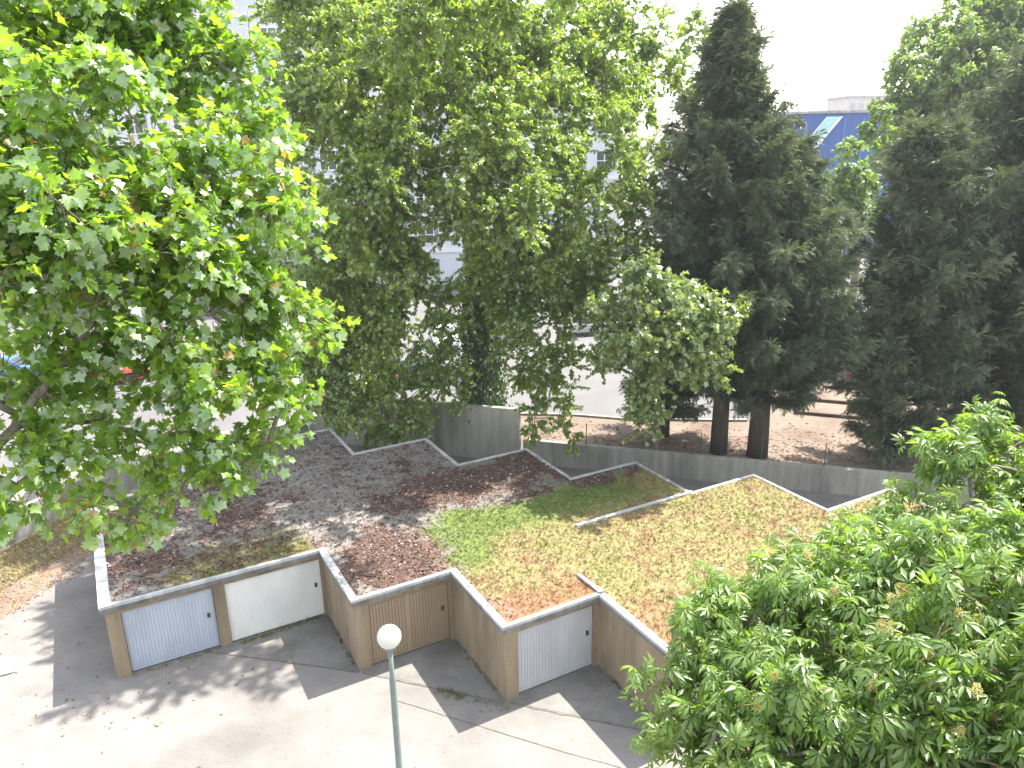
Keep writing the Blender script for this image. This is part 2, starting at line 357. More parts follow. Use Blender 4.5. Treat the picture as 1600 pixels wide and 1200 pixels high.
# downpipe stubs under the roof edge and sill strips under the doors
# ------------------------------------------------------------------ roof bed: gravel, dry litter, moss and stonecrop
def roof_lohi(u):
    ub = np.array([3.3, 6.307, 9.427, 9.8, 12.548, 13.05, 15.668, 16.2, 19.25, 22.35])
    lo = np.array([0, 0, -3.294, -6.587, -6.587, -9.881, -9.881, -13.175, -13.175, -13.175, -13.175])
    hi = np.array([7.2, 10.6, 10.6, 10.6, 7.2, 7.2, 3.9, 3.9, .45, -2.85, -6.3])
    k = np.searchsorted(ub, u); return lo[k], hi[k]
def roof_cover(u, v):
    """moss, stonecrop, litter, bare gravel shares at a roof point, from where each really grows"""
    lo, hi = roof_lohi(np.clip(u, 0, 25.59)); n1 = fbm(u, v, .45, 3) - .5; n2 = fbm(u, v, 1.5, 11) - .5; n3 = fbm(u, v, 4, 23) - .5
    w = n1 * 2.2 + n2 * 1.6 + n3 * 1.0
    moss = sst(9.3, 10.3, u + w * .9) * sst(.35, -.6, v + w * .9)
    olive = sst(1.2, 2.2, u + w) * sst(2.0, .5, v + w * 1.5) * sst(6.5, 6.1, u) * sst(-.35, .15, n2 + n3 + n1 * .5 + (u - 2) * .08)
    front = v - lo
    rust = sst(2.6, .2, front + w * 2.2) * sst(9.2, 9.6, u)
    litter = np.clip(sst(-.08, .22, n1 + n2 * .8 + n3 * .5 + .55 * sst(2.2, .6, np.abs(u - 8.2) + np.abs(v + 1.7) * .5) + .3 * sst(3.6, 1.5, np.abs(v - 3.4)) * sst(6.4, 5, u) + n3 * .5
                         + .35 * sst(2.2, .5, np.abs(v - 2.2)) * sst(9.5, 10.5, u) - .28 * sst(2.6, .8, np.abs(u - 7.2) + .4 * np.abs(v - 2.5)) - .15 * sst(4, 7, v)), 0, 1)
    return moss, olive, rust, litter, (n1, n2, n3)
def roof_rgb(u, v, rng):
    moss, olive, rust, litter, (n1, n2, n3) = roof_cover(u, v); k = lambda *c: np.array(c)
    def lay(base, c, m): return base * (1 - m[:, None]) + c * m[:, None]
    g = lay(np.tile(k(.155, .138, .122), (len(u), 1)), k(.235, .212, .188), sst(-.25, .3, n3 + n2 * .5))
    g = lay(g, k(.092, .052, .04), litter * .88)
    g = lay(g, k(.135, .125, .04), olive * .9)
    straw = sst(-.3, .35, n2 * .9 + n3 * .8 + n1 * .6 + .3)
    mc = lay(np.tile(k(.14, .145, .038), (len(u), 1)), k(.245, .205, .09), straw)
    mc = lay(mc, k(.2, .125, .068), sst(-.02, .36, n2 + n3 * .9 + n1 * .5) * .85)
    lush = sst(-2.9, -1.6, v + n1 * 1.6 + n2) * sst(19, 17, u) + sst(11.6, 10.4, u + n1 * 2) * sst(-4.2, -3, v + n2)
    mc = lay(mc, k(.105, .155, .035), np.clip(lush, 0, 1) * .85)
    g = lay(g, mc, moss * .97)
    g = lay(g, k(.25, .12, .072), rust * .8 * sst(-.55, .0, n3 + n2))
    return g * .82 * (0.62 + .76 * rng.random((len(u), 1)))
rng = np.random.default_rng(5)
st = .06
gu = np.arange(.06, 25.55, st); gv = np.arange(-13.1, 10.55, st)
U_, V_ = np.meshgrid(gu, gv, indexing='ij'); uf, vf = U_.ravel(), V_.ravel()
H_ = 2.452 + .05 * fbm(uf, vf, 3.2, 41) * (.35 + .65 * np.clip(roof_cover(uf, vf)[0] + roof_cover(uf, vf)[3], 0, 1))
lo, hi = roof_lohi(uf); ins = (vf > lo + .06) & (vf < hi - .06)
nx, ny = U_.shape; id_ = np.arange(nx * ny).reshape(nx, ny)
q = np.stack([id_[:-1, :-1], id_[1:, :-1], id_[1:, 1:], id_[:-1, 1:]], -1).reshape(-1, 4)
q = q[ins[q].all(1)]
T = np.concatenate([q[:, [0, 1, 2]], q[:, [0, 2, 3]]]); used, inv = np.unique(T, return_inverse=True)
np_mesh('roof_bed', np.stack([uf, vf, H_], 1)[used], inv.reshape(-1, 3), M['rgb'], gar, {'rgb': roof_rgb(uf, vf, rng)[used]}, smooth=True)
def to_world(u, v, z):
    c, s = math.cos(GTH), math.sin(GTH); return np.stack([GA[0] + c * u - s * v, GA[1] + s * u + c * v, z], -1)
TUFT_V = np.array([(-.5, 0, 0), (-.2, 0, 0), (-.55, .12, 1), (.2, .1, 0), (.5, 0, 0), (.5, -.2, 1), (-.15, -.3, 0), (.15, -.3, 0), (0, -.6, .9)]); TUFT_T = np.array([(0, 1, 2), (3, 4, 5), (6, 7, 8)])
CHIP_V = np.array([(0, -.5, 0), (.3, 0, .12), (0, .6, 0), (-.3, 0, .16)]); CHIP_T = np.array([(0, 1, 2), (0, 2, 3)])
def roof_scatter(name, label, cat, n, keep, tv, tf, size, colf, seed, flat):
    rng = np.random.default_rng(seed); u = rng.random(n) * 25.2 + .2; v = rng.random(n) * 23.4 - 13
    lo, hi = roof_lohi(u); k = (v > lo + .22) & (v < hi - .2) & (u > .33)
    u, v = u[k], v[k]; cov = roof_cover(u, v); k = rng.random(len(u)) < keep(*cov[:4]); u, v = u[k], v[k]
    pos = to_world(u, v, np.full(len(u), 2.478) + rng.random(len(u)) * .02); a = rng.random(len(u)) * 6.283
    yd = np.stack([np.cos(a), np.sin(a), rng.normal(0, .15, len(u))], 1); upv = np.tile([0, 0, 1.], (len(u), 1)) + rng.normal(0, flat, (len(u), 3))
    V, T = place_leaves(tv, tf, pos, yd, upv, size * (.6 + .8 * rng.random(len(u))))
    rgb = np.repeat(colf(u, v, rng), len(tv), 0)
    o = np_mesh(name, V, T, M['rgb'], None, {'rgb': rgb}); tag(o, label, cat, kind='stuff'); return o
def c_litter(u, v, rng):
    c = np.array([(.095, .05, .038), (.13, .078, .052), (.062, .043, .035), (.2, .15, .12), (.3, .27, .25)]); return c[rng.choice(5, len(u), p=[.34, .22, .26, .13, .05])] * (.7 + .6 * rng.random((len(u), 1)))
roof_scatter('dead_leaves', 'dark red brown dead leaves strewn over the shaded left part of the garage roof', 'dead leaves', 110000,
             lambda m, o, r, l: np.clip(.2 + l * .75, 0, 1) * (1 - m) * (1 - .6 * o), CHIP_V, CHIP_T, .09, c_litter, 7, .5)
roof_scatter('moss', 'yellow green moss and rusty stonecrop covering the sunny right part of the garage roof', 'moss', 150000,
             lambda m, o, r, l: np.clip(m + o * .7, 0, 1) * .8, TUFT_V, TUFT_T, .055, lambda u, v, rng: roof_rgb(u, v, rng) * np.array([1.05, 1.05, .95]), 9, .25)
# ------------------------------------------------------------------ aprons in the notches, joints in the concrete
def gw(u, v): p = to_world(np.array([u]), np.array([v]), np.array([0.]))[0]; return (p[0], p[1])
for k, (u0, v0) in enumerate([(6.307, 0), (9.427, -3.294), (12.548, -6.587)]):
    w = 3.16 if k else 6.2
    P = [(u0 - w + .15, v0 + .12), (u0 + .1, v0 + .12), (u0 + .1, v0 - 3.2)]
    if k == 0: P = [(2.6, .12), (6.4, .12), (6.4, -3.2)]
    sheet('garage_apron', [gw(*q_) for q_ in P[::-1]][::-1][::-1], .006, M['apron'])
def groove(a, b, w=.03, z=.011):
    a = np.array(a); b = np.array(b); d = (b - a) / np.linalg.norm(b - a); n = np.array([-d[1], d[0]]) * w / 2
    rng = np.random.default_rng(int(abs(a[0]) * 100)); k = max(2, int(np.linalg.norm(b - a) / .35)); L, R = [], []
    for i in range(k + 1):
        c = a + (b - a) * i / k + n * rng.normal(0, .5); L.append(c + n * rng.uniform(.5, 1.3)); R.append(c - n * rng.uniform(.5, 1.3))
    mb = MB()
    for i in range(k): mb.quad((*R[i], z), (*R[i + 1], z), (*L[i + 1], z), (*L[i], z))
    tag(mb.build('pavement_joint', M['joint']), kind='structure')
groove(gw(2.6, .1), gw(6.35, -3.2), .05); groove(gw(6.45, -3.3), gw(9.5, -6.55), .05); groove(gw(9.6, -6.6), gw(12.6, -9.8), .05); groove(gw(12.7, -9.9), gw(15.7, -13.2), .05)
P1, P2, P3 = atz(620, 1095), atz(880, 1175), atz(1100, 1235); groove(P1[:2], P2[:2], .022); groove(P2[:2], P3[:2], .02)
# ------------------------------------------------------------------ weeds, dry grass, fallen leaves
BL_V = np.array([(-.12, 0, 0), (.12, 0, 0), (.05, .3, .6), (0, .75, 1.0), (.1, .0, 0), (.25, -.02, 0), (.5, .1, .7), (-.3, 0, 0), (-.16, .03, 0), (-.5, -.3, .65)])
BL_T = np.array([(0, 1, 2), (0, 2, 3), (4, 5, 6), (7, 8, 9)])
def ground_scatter(name, label, cat, pts, tv, tf, size, cols, seed, flat=.2):
    rng = np.random.default_rng(seed); n = len(pts); a = rng.random(n) * 6.283
    yd = np.stack([np.cos(a), np.sin(a), np.zeros(n)], 1); upv = np.tile([0, 0, 1.], (n, 1)) + rng.normal(0, flat, (n, 3))
    V, T = place_leaves(tv, tf, pts, yd, upv, size * (.5 + rng.random(n)))
    c = np.array(cols)[rng.integers(0, len(cols), n)] * (.75 + .5 * rng.random((n, 1)))
    return tag(np_mesh(name, V, T, M['rgb'], None, {'rgb': np.repeat(c, len(tv), 0)}), label, cat, kind='stuff')
rng = np.random.default_rng(21)
def along(a, b, n, sd, rng):
    t = rng.random(n)[:, None]; p = np.array(a)[None, :2] * (1 - t) + np.array(b)[None, :2] * t + rng.normal(0, sd, (n, 2)); return np.c_[p, np.full(n, .004)]
wp = np.concatenate([along(atz(688, 1078), atz(728, 1092), 90, .09, rng), along(gw(3.6, -.02), gw(6.2, .1), 160, .07, rng), along(gw(6.35, -.2), gw(6.35, -2.9), 70, .05, rng),
                     along(gw(.5, .05), gw(3, .05), 60, .05, rng), along(gw(9.5, -3.5), gw(9.47, -6), 60, .05, rng), along(gw(12.6, -7), gw(12.6, -9.5), 50, .05, rng), along(atz(745, 1092), atz(790, 1112), 40, .12, rng)])
ground_scatter('weeds', 'small green and brown weeds growing along the joints in front of the garage doors', 'weeds', wp, BL_V, BL_T, .1, [(.09, .15, .03), (.12, .13, .04), (.16, .12, .06)], 22)
def strip_pts(n, a, b, w0, w1, rng):
    t = rng.random(n); a, b = np.array(a, float), np.array(b, float); d = (b - a) / np.linalg.norm(b - a); nn = np.array([d[1], -d[0]])
    p = a + (b - a) * t[:, None] + nn * (w0 + (w1 - w0) * rng.random(n) ** 1.4)[:, None]; return np.c_[p, np.full(n, .012)]
stp = [(W0[0], W0[1]), (W1[0], W1[1]), (W1[0] + 1.6, W1[1] - .8), (-16.4, 26.0), (-17.6, 20.0), (-19.0, 15.0)]
sheet('dry_earth_strip', stp, .008, M['earth'])
ground_scatter('dry_grass', 'straw coloured dry grass strip at the foot of the low pale wall', 'dry grass', strip_pts(9000, (-22.0, 20.5), (W1[0], W1[1] - .3), .15, 2.6, rng), BL_V, BL_T, .1, [(.42, .34, .17), (.36, .27, .13), (.3, .24, .1), (.2, .22, .07)], 23)
fl = np.concatenate([strip_pts(2200, (-21.5, 20.0), (W1[0] + 1, W1[1] - 1), 1.5, 3.4, rng), np.c_[rng.normal(-14.5, 2.2, 160), rng.normal(23, 2.6, 160), np.full(160, .015)],
                     np.c_[rng.uniform(-13, 8, 40), rng.uniform(13.5, 19, 40), np.full(40, .015)], np.c_[rng.uniform(-14, -7, 60), rng.uniform(17.0, 20.0, 60), np.full(60, .015)]])
def in_gar(p):
    c, s = math.cos(GTH), math.sin(GTH); x, y = p[:, 0] - GA[0], p[:, 1] - GA[1]; u = c * x + s * y; v = -s * x + c * y
    lo, hi = roof_lohi(np.clip(u, 0, 25.59)); return (u > -.1) & (u < 25.6) & (v > lo - .1) & (v < hi + .1)
fl = fl[~in_gar(fl)]
ground_scatter('fallen_leaves', 'brown fallen leaves scattered on the drive beside the dry grass', 'fallen leaves', fl, CHIP_V, CHIP_T, .08, [(.2, .1, .05), (.28, .16, .07), (.13, .08, .05), (.3, .22, .1)], 24)
er = np.c_[rng.uniform(1, 30, 9000), rng.uniform(28, 42, 9000), np.full(9000, UP + .02)]
yw = np.interp(er[:, 0], [0, 16.6, 34], [34.7, 29.8, 24.6]); er = er[(er[:, 1] > yw + .3) & (er[:, 1] < yw + 2.5 + 3 * rng.random(len(er)) ** 2 + .15 * er[:, 0])]
ground_scatter('needle_litter', 'reddish brown needle litter and dead twigs on the earth under the conifers', 'litter', er, CHIP_V, CHIP_T, .14, [(.14, .075, .05), (.2, .12, .08), (.1, .06, .045), (.26, .19, .13)], 25)
# ------------------------------------------------------------------ small things in the yard and on the earth strip
lp = at(608, 995, 14.9); lb = np.array([lp[0], lp[1], 0.0])
lamp = empty('globe_lamp', tuple(lb)); tag(lamp, 'grey green post lamp with a white opal globe standing in front of the brown door', 'street lamp')
gz = lp[2]; gr = 19 / FOC * depth(lp)
MB().lathe([(.11, 0), (.11, .35), (.085, .4), (.075, gz - gr - .9), (.058, gz - gr - .8), (.05, gz - gr - .02)], 16).build('post', M['green_metal'], lamp, True)
MB().lathe([(.05, gz - gr - .06), (.13, gz - gr - .04), (.14, gz - gr + .02), (.1, gz - gr + .05)], 20).build('collar', M['green_metal'], lamp, True)
MB().lathe([(max(.002, gr * math.sin(t)), gz - gr * math.cos(t)) for t in np.linspace(.02, math.pi - .02, 22)], 36).build('globe', M['globe'], lamp, True)
MB().lathe([(.001, gz + gr + .012), (.045, gz + gr + .01), (.05, gz + gr - .012)], 16).build('cap', M['white'], lamp, True)
bp_ = atz(4, 1040, .2)
mb = MB(); mb.box(-1.1, .34, -.22, .24, 0, .3); o = mb.build('concrete_block', M['white'], bevel=.03); o.location = (bp_[0], bp_[1], 0); o.rotation_euler = (0, 0, .45)
tag(o, 'white painted concrete block lying on the drive at the edge of the photo', 'concrete block')
for k, (xa, ya, xb, yb, lab) in enumerate([(1286, 606, 1400, 613, 'timber edging across the sandy earth, the one nearest the parked cars'), (1262, 626, 1400, 638, 'middle timber edging of the three across the sandy earth'), (1240, 646, 1400, 660, 'timber edging across the sandy earth, the one nearest the conifers')]):
    a, b = atz(xa, ya, UP), atz(xb, yb, UP); L = np.linalg.norm((b - a)[:2]); mb = MB(); rng_ = np.random.default_rng(k)
    mb.box(0, L * .48, -.1, .1, 0, .17); mb.box(L * .485, L, -.09, .1, 0, .165)
    o = mb.build('timber_edging', M['timber'], bevel=.02); o.location = (a[0], a[1], UP + .013); o.rotation_euler = (0, 0, math.atan2(b[1] - a[1], b[0] - a[0])); tag(o, lab, 'edging', 'timber edgings on the earth')
sg = atz(1507, 668, UP); sgd = empty('road_sign', (sg[0], sg[1], UP), .5); tag(sgd, 'pale grey sign panel on a pole seen from behind beside the dark conifers', 'sign')
MB().lathe([(.04, 0), (.04, 2.5)], 10).build('pole', M['white'], sgd, True)
mb = MB(); mb.box(-.1, .75, -.06, -.03, 1.95, 2.45); mb.build('panel', plain('grey_sign_back', (.4, .42, .47), .5), sgd, bevel=.01)
# wire fence on the low wall
wf = empty('wire_fence', (W3[0], W3[1], 1.2)); tag(wf, 'thin green wire fence standing on the long low wall', 'fence')
fm = plain('dark_green_wire', (.04, .085, .065), .5); d = np.array(W5) - np.array(W3); L = np.linalg.norm(d); d /= L
for s_ in np.arange(.6, L - 1, 2.6):
    mb = MB(); x, y = d * s_; mb.lathe([(.022, 0), (.022, 1.05)], 8, (x, y, 0)); mb.build('post', fm, wf)
mb = MB()
for zz in (.15, .55, 1.0): mb.tube([(d[0] * s_, d[1] * s_, zz) for s_ in (.6, L / 2, L - 1)], .004, 4)
mb.build('wire', fm, wf)
rng = np.random.default_rng(3); pp = atz(1326, 735, 1.2)
pa = rng.normal(0, .05, (14, 3)) * (1.6, 1, .8); mb = MB()
for k in range(12): mb.quad(pa[k], pa[k + 1], pa[k + 2 if k < 12 else 0])
o = mb.build('paper_scrap', M['white']); o.location = (pp[0], pp[1], 1.26); tag(o, 'crumpled white paper scrap lying on top of the long low wall', 'paper')
# ------------------------------------------------------------------ buildings behind the trees
def apartment(name, label, x0, x1, Y, h, dep, cols, floors, rot=0.0, base=UP):
    r = empty(name, (x0, Y, base), rot); tag(r, label, 'building'); w = x1 - x0
    MB().box(0, w, 0, dep, -.3, h).build('wall', M['facade'], r)
    rf = MB().box(-.3, w + .3, -.3, dep + .3, h, h + .35); rf.box(-.1, w + .1, -.1, dep + .1, h + .35, h + .8)
    ro = rf.build('roof', M['lip'], r)
    MB().box(w * .4, w * .55, dep * .4, dep * .7, h + .8, h + 3).build('lift_housing', M['facade'], ro)
    fh = (h - 3.6) / (floors - 1)
    b = MB()
    for k in range(1, floors, 2): b.box(-.12, w + .12, -.14, -.002, 3.5 + (k - 1) * fh - .12, 3.5 + (k - 1) * fh + .16)
    b.build('ledge', M['white'], r)
    proto = None
    fr = MB(); ww, wh = 1.5, 1.75
    fr.box(-.1, ww + .1, -.12, -.003, -.12, 0); fr.box(-.08, 0, -.07, -.003, 0, wh + .08); fr.box(ww, ww + .08, -.07, -.003, 0, wh + .08); fr.box(0, ww, -.07, -.003, wh, wh + .08)
    fr.box(ww / 2 - .05, ww / 2 + .05, -.06, -.003, 0, wh); fr.box(0, ww / 2 - .05, -.055, -.003, .8, .87); fr.box(ww / 2 + .05, ww, -.055, -.003, .8, .87)
    for f in range(floors):
        z = 1.0 if f == 0 else 3.5 + (f - 1) * fh + .85
        for c in range(cols):
            x = w * (c + .5) / cols - ww / 2
            if proto is None:
                proto = fr.build('window', M['white'], r); proto.location = (x, 0, z)
                pn = MB().box(.002, ww - .002, -.03, -.004, .002, wh - .002).build('pane', M['glass'], proto)
                sh = MB()
                for k in range(9): sh.box(ww + .09, ww + .5, -.05, -.006, .05 + k * .19, .05 + k * .19 + .14)
                sh.build('shutter', plain('grey_shutter', (.16, .18, .22), .6), proto)
            else:
                c_ = copy_tree(proto, r); c_.location = (x, 0, z)
    return r
bA = apartment('apartment_building', 'tall pale lilac apartment block with white ledges behind the left trees', -52, -1.5, 79.0, 33.0, 14, 11, 9)
bB = apartment('apartment_building', 'lower pale apartment block behind the trunk of the ivy covered tree', -1.2, 11.2, 80.5, 20.6, 13, 4, 6)
MB().box(6.8, 11.6, -1.6, -.003, -.3, 3.3).box(6.6, 11.8, -1.8, .0, 3.3, 3.6).build('porch', M['white'], bB)
aw = empty('shop_awning', (5.3, 78.6, 2.8)); tag(aw, 'faded red awning on the pale lower block between the leaves', 'awning')
mb = MB()
mb.loft([[(0, 1.9, 1.0), (0, .2, .35), (0, .2, .3), (0, 1.9, .95)], [(3.4, 1.9, 1.0), (3.4, .2, .35), (3.4, .2, .3), (3.4, 1.9, .95)]]); 
for k in range(9): mb.box(.38 * k, .38 * k + .34, .19, .2, .12, .32)
mb.build('canopy', plain('faded_red_cloth', (.36, .085, .085), .8), aw)
for x in (.05, 3.35):
    MB().tube([(x, .25, .33), (x, 1.88, .05)], .02, 6).build('arm', M['white'], aw)
br = atz(868, 486, UP); bo = empty('barrier', (br[0], br[1], UP)); tag(bo, 'ochre yellow plastic barrier standing on the street behind the leaves', 'barrier')
mb = MB(); mb.box(0, 2.2, -.2, .2, .12, .35); mb.box(.1, 2.1, -.1, .1, .35, .95); mb.build('body', plain('ochre_plastic', (.45, .23, .04), .5), bo, bevel=.05)
for x in (.25, 1.7): MB().box(x, x + .3, -.28, .28, 0, .12).build('foot', M['dark'], bo)
# blue industrial building with a slanting glazed strip
m, nt, b_ = mat('blue_cladding'); wv = N(nt, 'ShaderNodeTexWave'); wv.inputs['Scale'].default_value = 1.5
tc = nt.nodes.new('ShaderNodeTexCoord'); nt.links.new(tc.outputs['Object'], wv.inputs['Vector'])
nt.links.new(mix(nt, (.025, .075, .26), (.035, .1, .32), wv.outputs['Fac']), b_.inputs['Base Color']); b_.inputs['Roughness'].default_value = .45
M['blue'] = m
Yb = 96.0; q0, q1 = at(1246, 178, Yb), at(1420, 178, Yb); zt = float(q0[2])
bb = empty('blue_building', (q0[0], Yb, UP), 0); tag(bb, 'large bright blue clad hall with a pale slanting glazed strip seen between the conifers', 'building')
Wd = q1[0] - q0[0]; Hh = zt - UP
MB().box(-.6, Wd, 0, 22, -.3, Hh).build('wall', M['blue'], bb)
MB().box(-.8, Wd + .2, -.25, 22.2, Hh, Hh + .3).build('roof', M['lip'], bb)
g0, g1 = at(1258, 236, Yb), at(1303, 182, Yb)
def loc(P): return (P[0] - q0[0], P[2] - UP)
(xa, za), (xb, zb) = loc(g0), loc(g1); dx = (xb - xa) / (zb - za)
mb = MB(); z0 = za - 6; w = 1.45
def slant(x_off, wd, y0, y1):
    a = xa + dx * (z0 - za) + x_off; b2 = xb + x_off
    return [[(a, y0, z0), (a + wd, y0, z0), (a + wd, y1, z0), (a, y1, z0)], [(b2, y0, zb), (b2 + wd, y0, zb), (b2 + wd, y1, zb), (b2, y1, zb)]]
gs = MB().loft(slant(-w / 2, w, -.12, -.003)).build('glazed_strip', plain('green_white_glass', (.36, .6, .6), .25), bb)
mb = MB(); mb.loft(slant(w / 2 - .1, .35, -.3, -.003)); mb.loft(slant(-w / 2 - .15, .16, -.22, -.003)); mb.build('strip_frame', M['white'], gs)
mb = MB()
for x in (Wd * .43, Wd * .6): mb.box(x, x + .1, -.06, -.003, 0, Hh - .6)
mb.build('cladding_joint', plain('pale_blue_trim', (.12, .2, .45), .5), bb)
ta, tb_ = at(1325, 153, 190.0), at(1420, 153, 190.0)
tb = empty('tower_block', (ta[0], 190, UP), .0); tag(tb, 'distant beige tower block standing behind the blue hall', 'building')
Wt, Ht = tb_[0] - ta[0], ta[2] - UP
bm_ = rough_mat('beige_facade', (.5, .44, .42), (.55, .49, .47), .2, fine=2, bumpd=0)
MB().box(0, Wt, 0, 12, -.3, Ht).build('wall', bm_, tb); MB().box(-.3, Wt + .3, -.3, 12.3, Ht, Ht + .5).build('roof', M['lip'], tb)
for k in range(6):
    for c in range(7):
        w_ = MB().box(0, 1.3, -.06, -.003, 0, 1.2).build('window', plain('far_glass', (.33, .31, .34), .4) if k + c == 0 else bpy.data.materials['far_glass'], tb); w_.location = (Wt * (c + .3) / 7, 0, Ht - 2.4 - k * 2.9)
# ------------------------------------------------------------------ cars
def car(label, px, py, heading, paint, L=4.1, Wc=1.7, Hc=1.46, van=False, group=None):
    P = atz(px, py, UP); r = empty('parked_car', (P[0], P[1], UP + .002), heading); tag(r, label, 'car', group)
    pm = plain('car_paint_' + label.split()[0], paint, .22, spec=.6, var=.04); hw = Wc / 2; h2 = L / 2
    def ring(x, zb, zt, w): return [(x, -w * .86, zb), (x, -w, zb + .14), (x, -w, zt - .16), (x, -w * .9, zt), (x, w * .9, zt), (x, w, zt - .16), (x, w, zb + .14), (x, w * .86, zb)]
    hood = .93 if not van else 1.1
    body = MB().loft([ring(-h2, .34, .82, hw * .84), ring(-h2 + .12, .26, .93, hw * .93), ring(-h2 + .5, .2, .98, hw), ring(-.4, .2, .97, hw), ring(.75, .2, .96, hw), ring(h2 - .85, .2, hood, hw), ring(h2 - .25, .24, .8, hw * .95), ring(h2, .32, .66, hw * .8)])
    b = body.build('body', pm, r, True, .03)
    xb, xf, tb2, tf = (-h2 + .12, h2 - 1.05, -h2 + .42, .28) if not van else (-h2 + .04, h2 - .8, -h2 + .1, .75)
    zc = .93; w0, w1 = hw * .93, hw * .74
    def cr(z, a, c, w): return [(a, -w, z), (c, -w, z), (c, w, z), (a, w, z)]
    MB().loft([cr(zc, xb, xf, w0), cr(Hc - .08, tb2, tf, w1), cr(Hc, tb2 + .18, tf - .2, w1 * .85)]).build('cabin', pm, b, True, .02)
    def lerp(t, s):      # point on cabin side: t along, s up
        a = xb + (tb2 - xb) * s; c = xf + (tf - xf) * s; return a + (c - a) * t, w0 + (w1 - w0) * s, zc + (Hc - .08 - zc) * s
    gl = M['glass']
    for sgn in (-1, 1):
        mb = MB()
        for t0, t1 in ((.1, .47), (.51, .86)):
            q = [lerp(t0, .12), lerp(t1 + (.02 if t1 > .8 else 0), .12), lerp(t1, .9), lerp(t0 + .02, .9)]
            mb.quad(*[(x, sgn * (y + .006), z) for x, y, z in q])
        mb.build('side_window', gl, r)
    mb = MB(); q = [lerp(1, .08), lerp(1, .94)]; mb.quad((q[0][0] + .008, -q[0][1] * .92, q[0][2]), (q[0][0] + .008, q[0][1] * .92, q[0][2]), (q[1][0] + .008, q[1][1] * .92, q[1][2]), (q[1][0] + .008, -q[1][1] * .92, q[1][2])); mb.build('windscreen', gl, r)
    mb = MB(); q = [lerp(0, .15), lerp(0, .9)]; mb.quad((q[0][0] - .008, q[0][1] * .9, q[0][2]), (q[0][0] - .008, -q[0][1] * .9, q[0][2]), (q[1][0] - .008, -q[1][1] * .9, q[1][2]), (q[1][0] - .008, q[1][1] * .9, q[1][2])); mb.build('rear_window', gl, r)
    for x in (-h2 + .75, h2 - .78):
        for sgn in (-1, 1):
            prof = [(.2, -.09), (.29, -.1), (.315, -.06), (.315, .06), (.29, .1), (.2, .09)]; w_ = MB().lathe(prof, 18).build('wheel', M['dark'], r, True)
            w_.rotation_euler = (math.pi / 2, 0, 0); w_.location = (x, sgn * (hw - .1), .315)
            rm = MB().lathe([(.001, -.085), (.19, -.08), (.195, 0), (.19, .08), (.001, .085)], 12).build('rim', bpy.data.materials.get('alloy') or plain('alloy', (.45, .45, .46), .35, .8), w_)
    for sgn in (-1, 1):
        MB().box(h2 - .16, h2 - .02, sgn * hw * .62 - .17, sgn * hw * .62 + .17, .6, .74).build('headlight', bpy.data.materials.get('lamp_glass') or plain('lamp_glass', (.7, .72, .74), .15), r, bevel=.03)
        MB().box(-h2 + .0, -h2 + .1, sgn * hw * .72 - .1, sgn * hw * .72 + .1, .68, .9).build('tail_light', bpy.data.materials.get('tail_red') or plain('tail_red', (.35, .02, .02), .25), r, bevel=.02)
        MB().box(xf - .32, xf - .17, sgn * (hw + .1) - .09, sgn * (hw + .1) + .09, .96, 1.1).build('wing_mirror', pm, r, bevel=.03)
    MB().box(h2 - .05, h2 + .03, -hw * .7, hw * .7, .34, .5).build('bumper', M['dark'], r, bevel=.02)
    return r
GRP = 'cars parked along the street'
car('white parked car with a dark windscreen seen through the leaves beside the ivy trunk', 694, 540, -1.3, (.72, .72, .73), 4.3, 1.76, 1.5, group=GRP)
car('dark blue parked car in the shade below the white car', 668, 598, .35, (.03, .035, .06), group=GRP)
car('bright red parked car seen through the maple leaves', 178, 596, .1, (.5, .035, .02), group=GRP)
car('blue parked car at the left edge behind the maple branch', 22, 590, .1, (.07, .13, .28), group=GRP)
car('black parked car at the left edge in front of the blue car', 30, 628, .15, (.02, .02, .025), group=GRP)
car('dark grey parked car with red tail lights at the end of the sandy earth', 1342, 592, 1.15, (.1, .09, .09), 4.2, group=GRP)
car('white parked car behind the dark grey car between the conifers', 1330, 545, .25, (.74, .75, .78), 4.4, group=GRP)
car('silver parked car half hidden behind the drooping plane branch', 935, 520, .2, (.4, .41, .43), group=GRP)
# ------------------------------------------------------------------ trees
def tmpl(half, centre, fold=.14, droop=.2):
    """leaf from the right half of its outline (base to tip), mirrored, fanned from a point on the midrib"""
    h = np.array(half, float); L = h[1:-1][::-1] * (-1, 1); o = np.concatenate([h, L]); v = np.concatenate([[centre], o])
    z = fold * np.abs(v[:, 0]) - droop * v[:, 1] ** 2; k = len(o)
    return np.c_[v, z], np.array([(0, 1 + i, 1 + (i + 1) % k) for i in range(k)])
MAPLE = tmpl([(0, 0), (.2, -.08), (.42, .08), (.27, .2), (.42, .36), (.62, .52), (.44, .58), (.4, .7), (.2, .58), (.27, .78), (.14, .8), (0, 1.05)], (0, .36))
PLANE = tmpl([(0, 0), (.36, .06), (.26, .24), (.56, .52), (.24, .58), (0, 1.0)], (0, .36))
OVAL = tmpl([(0, 0), (.28, .3), (.24, .65), (0, 1)], (0, .45), .2, .25)
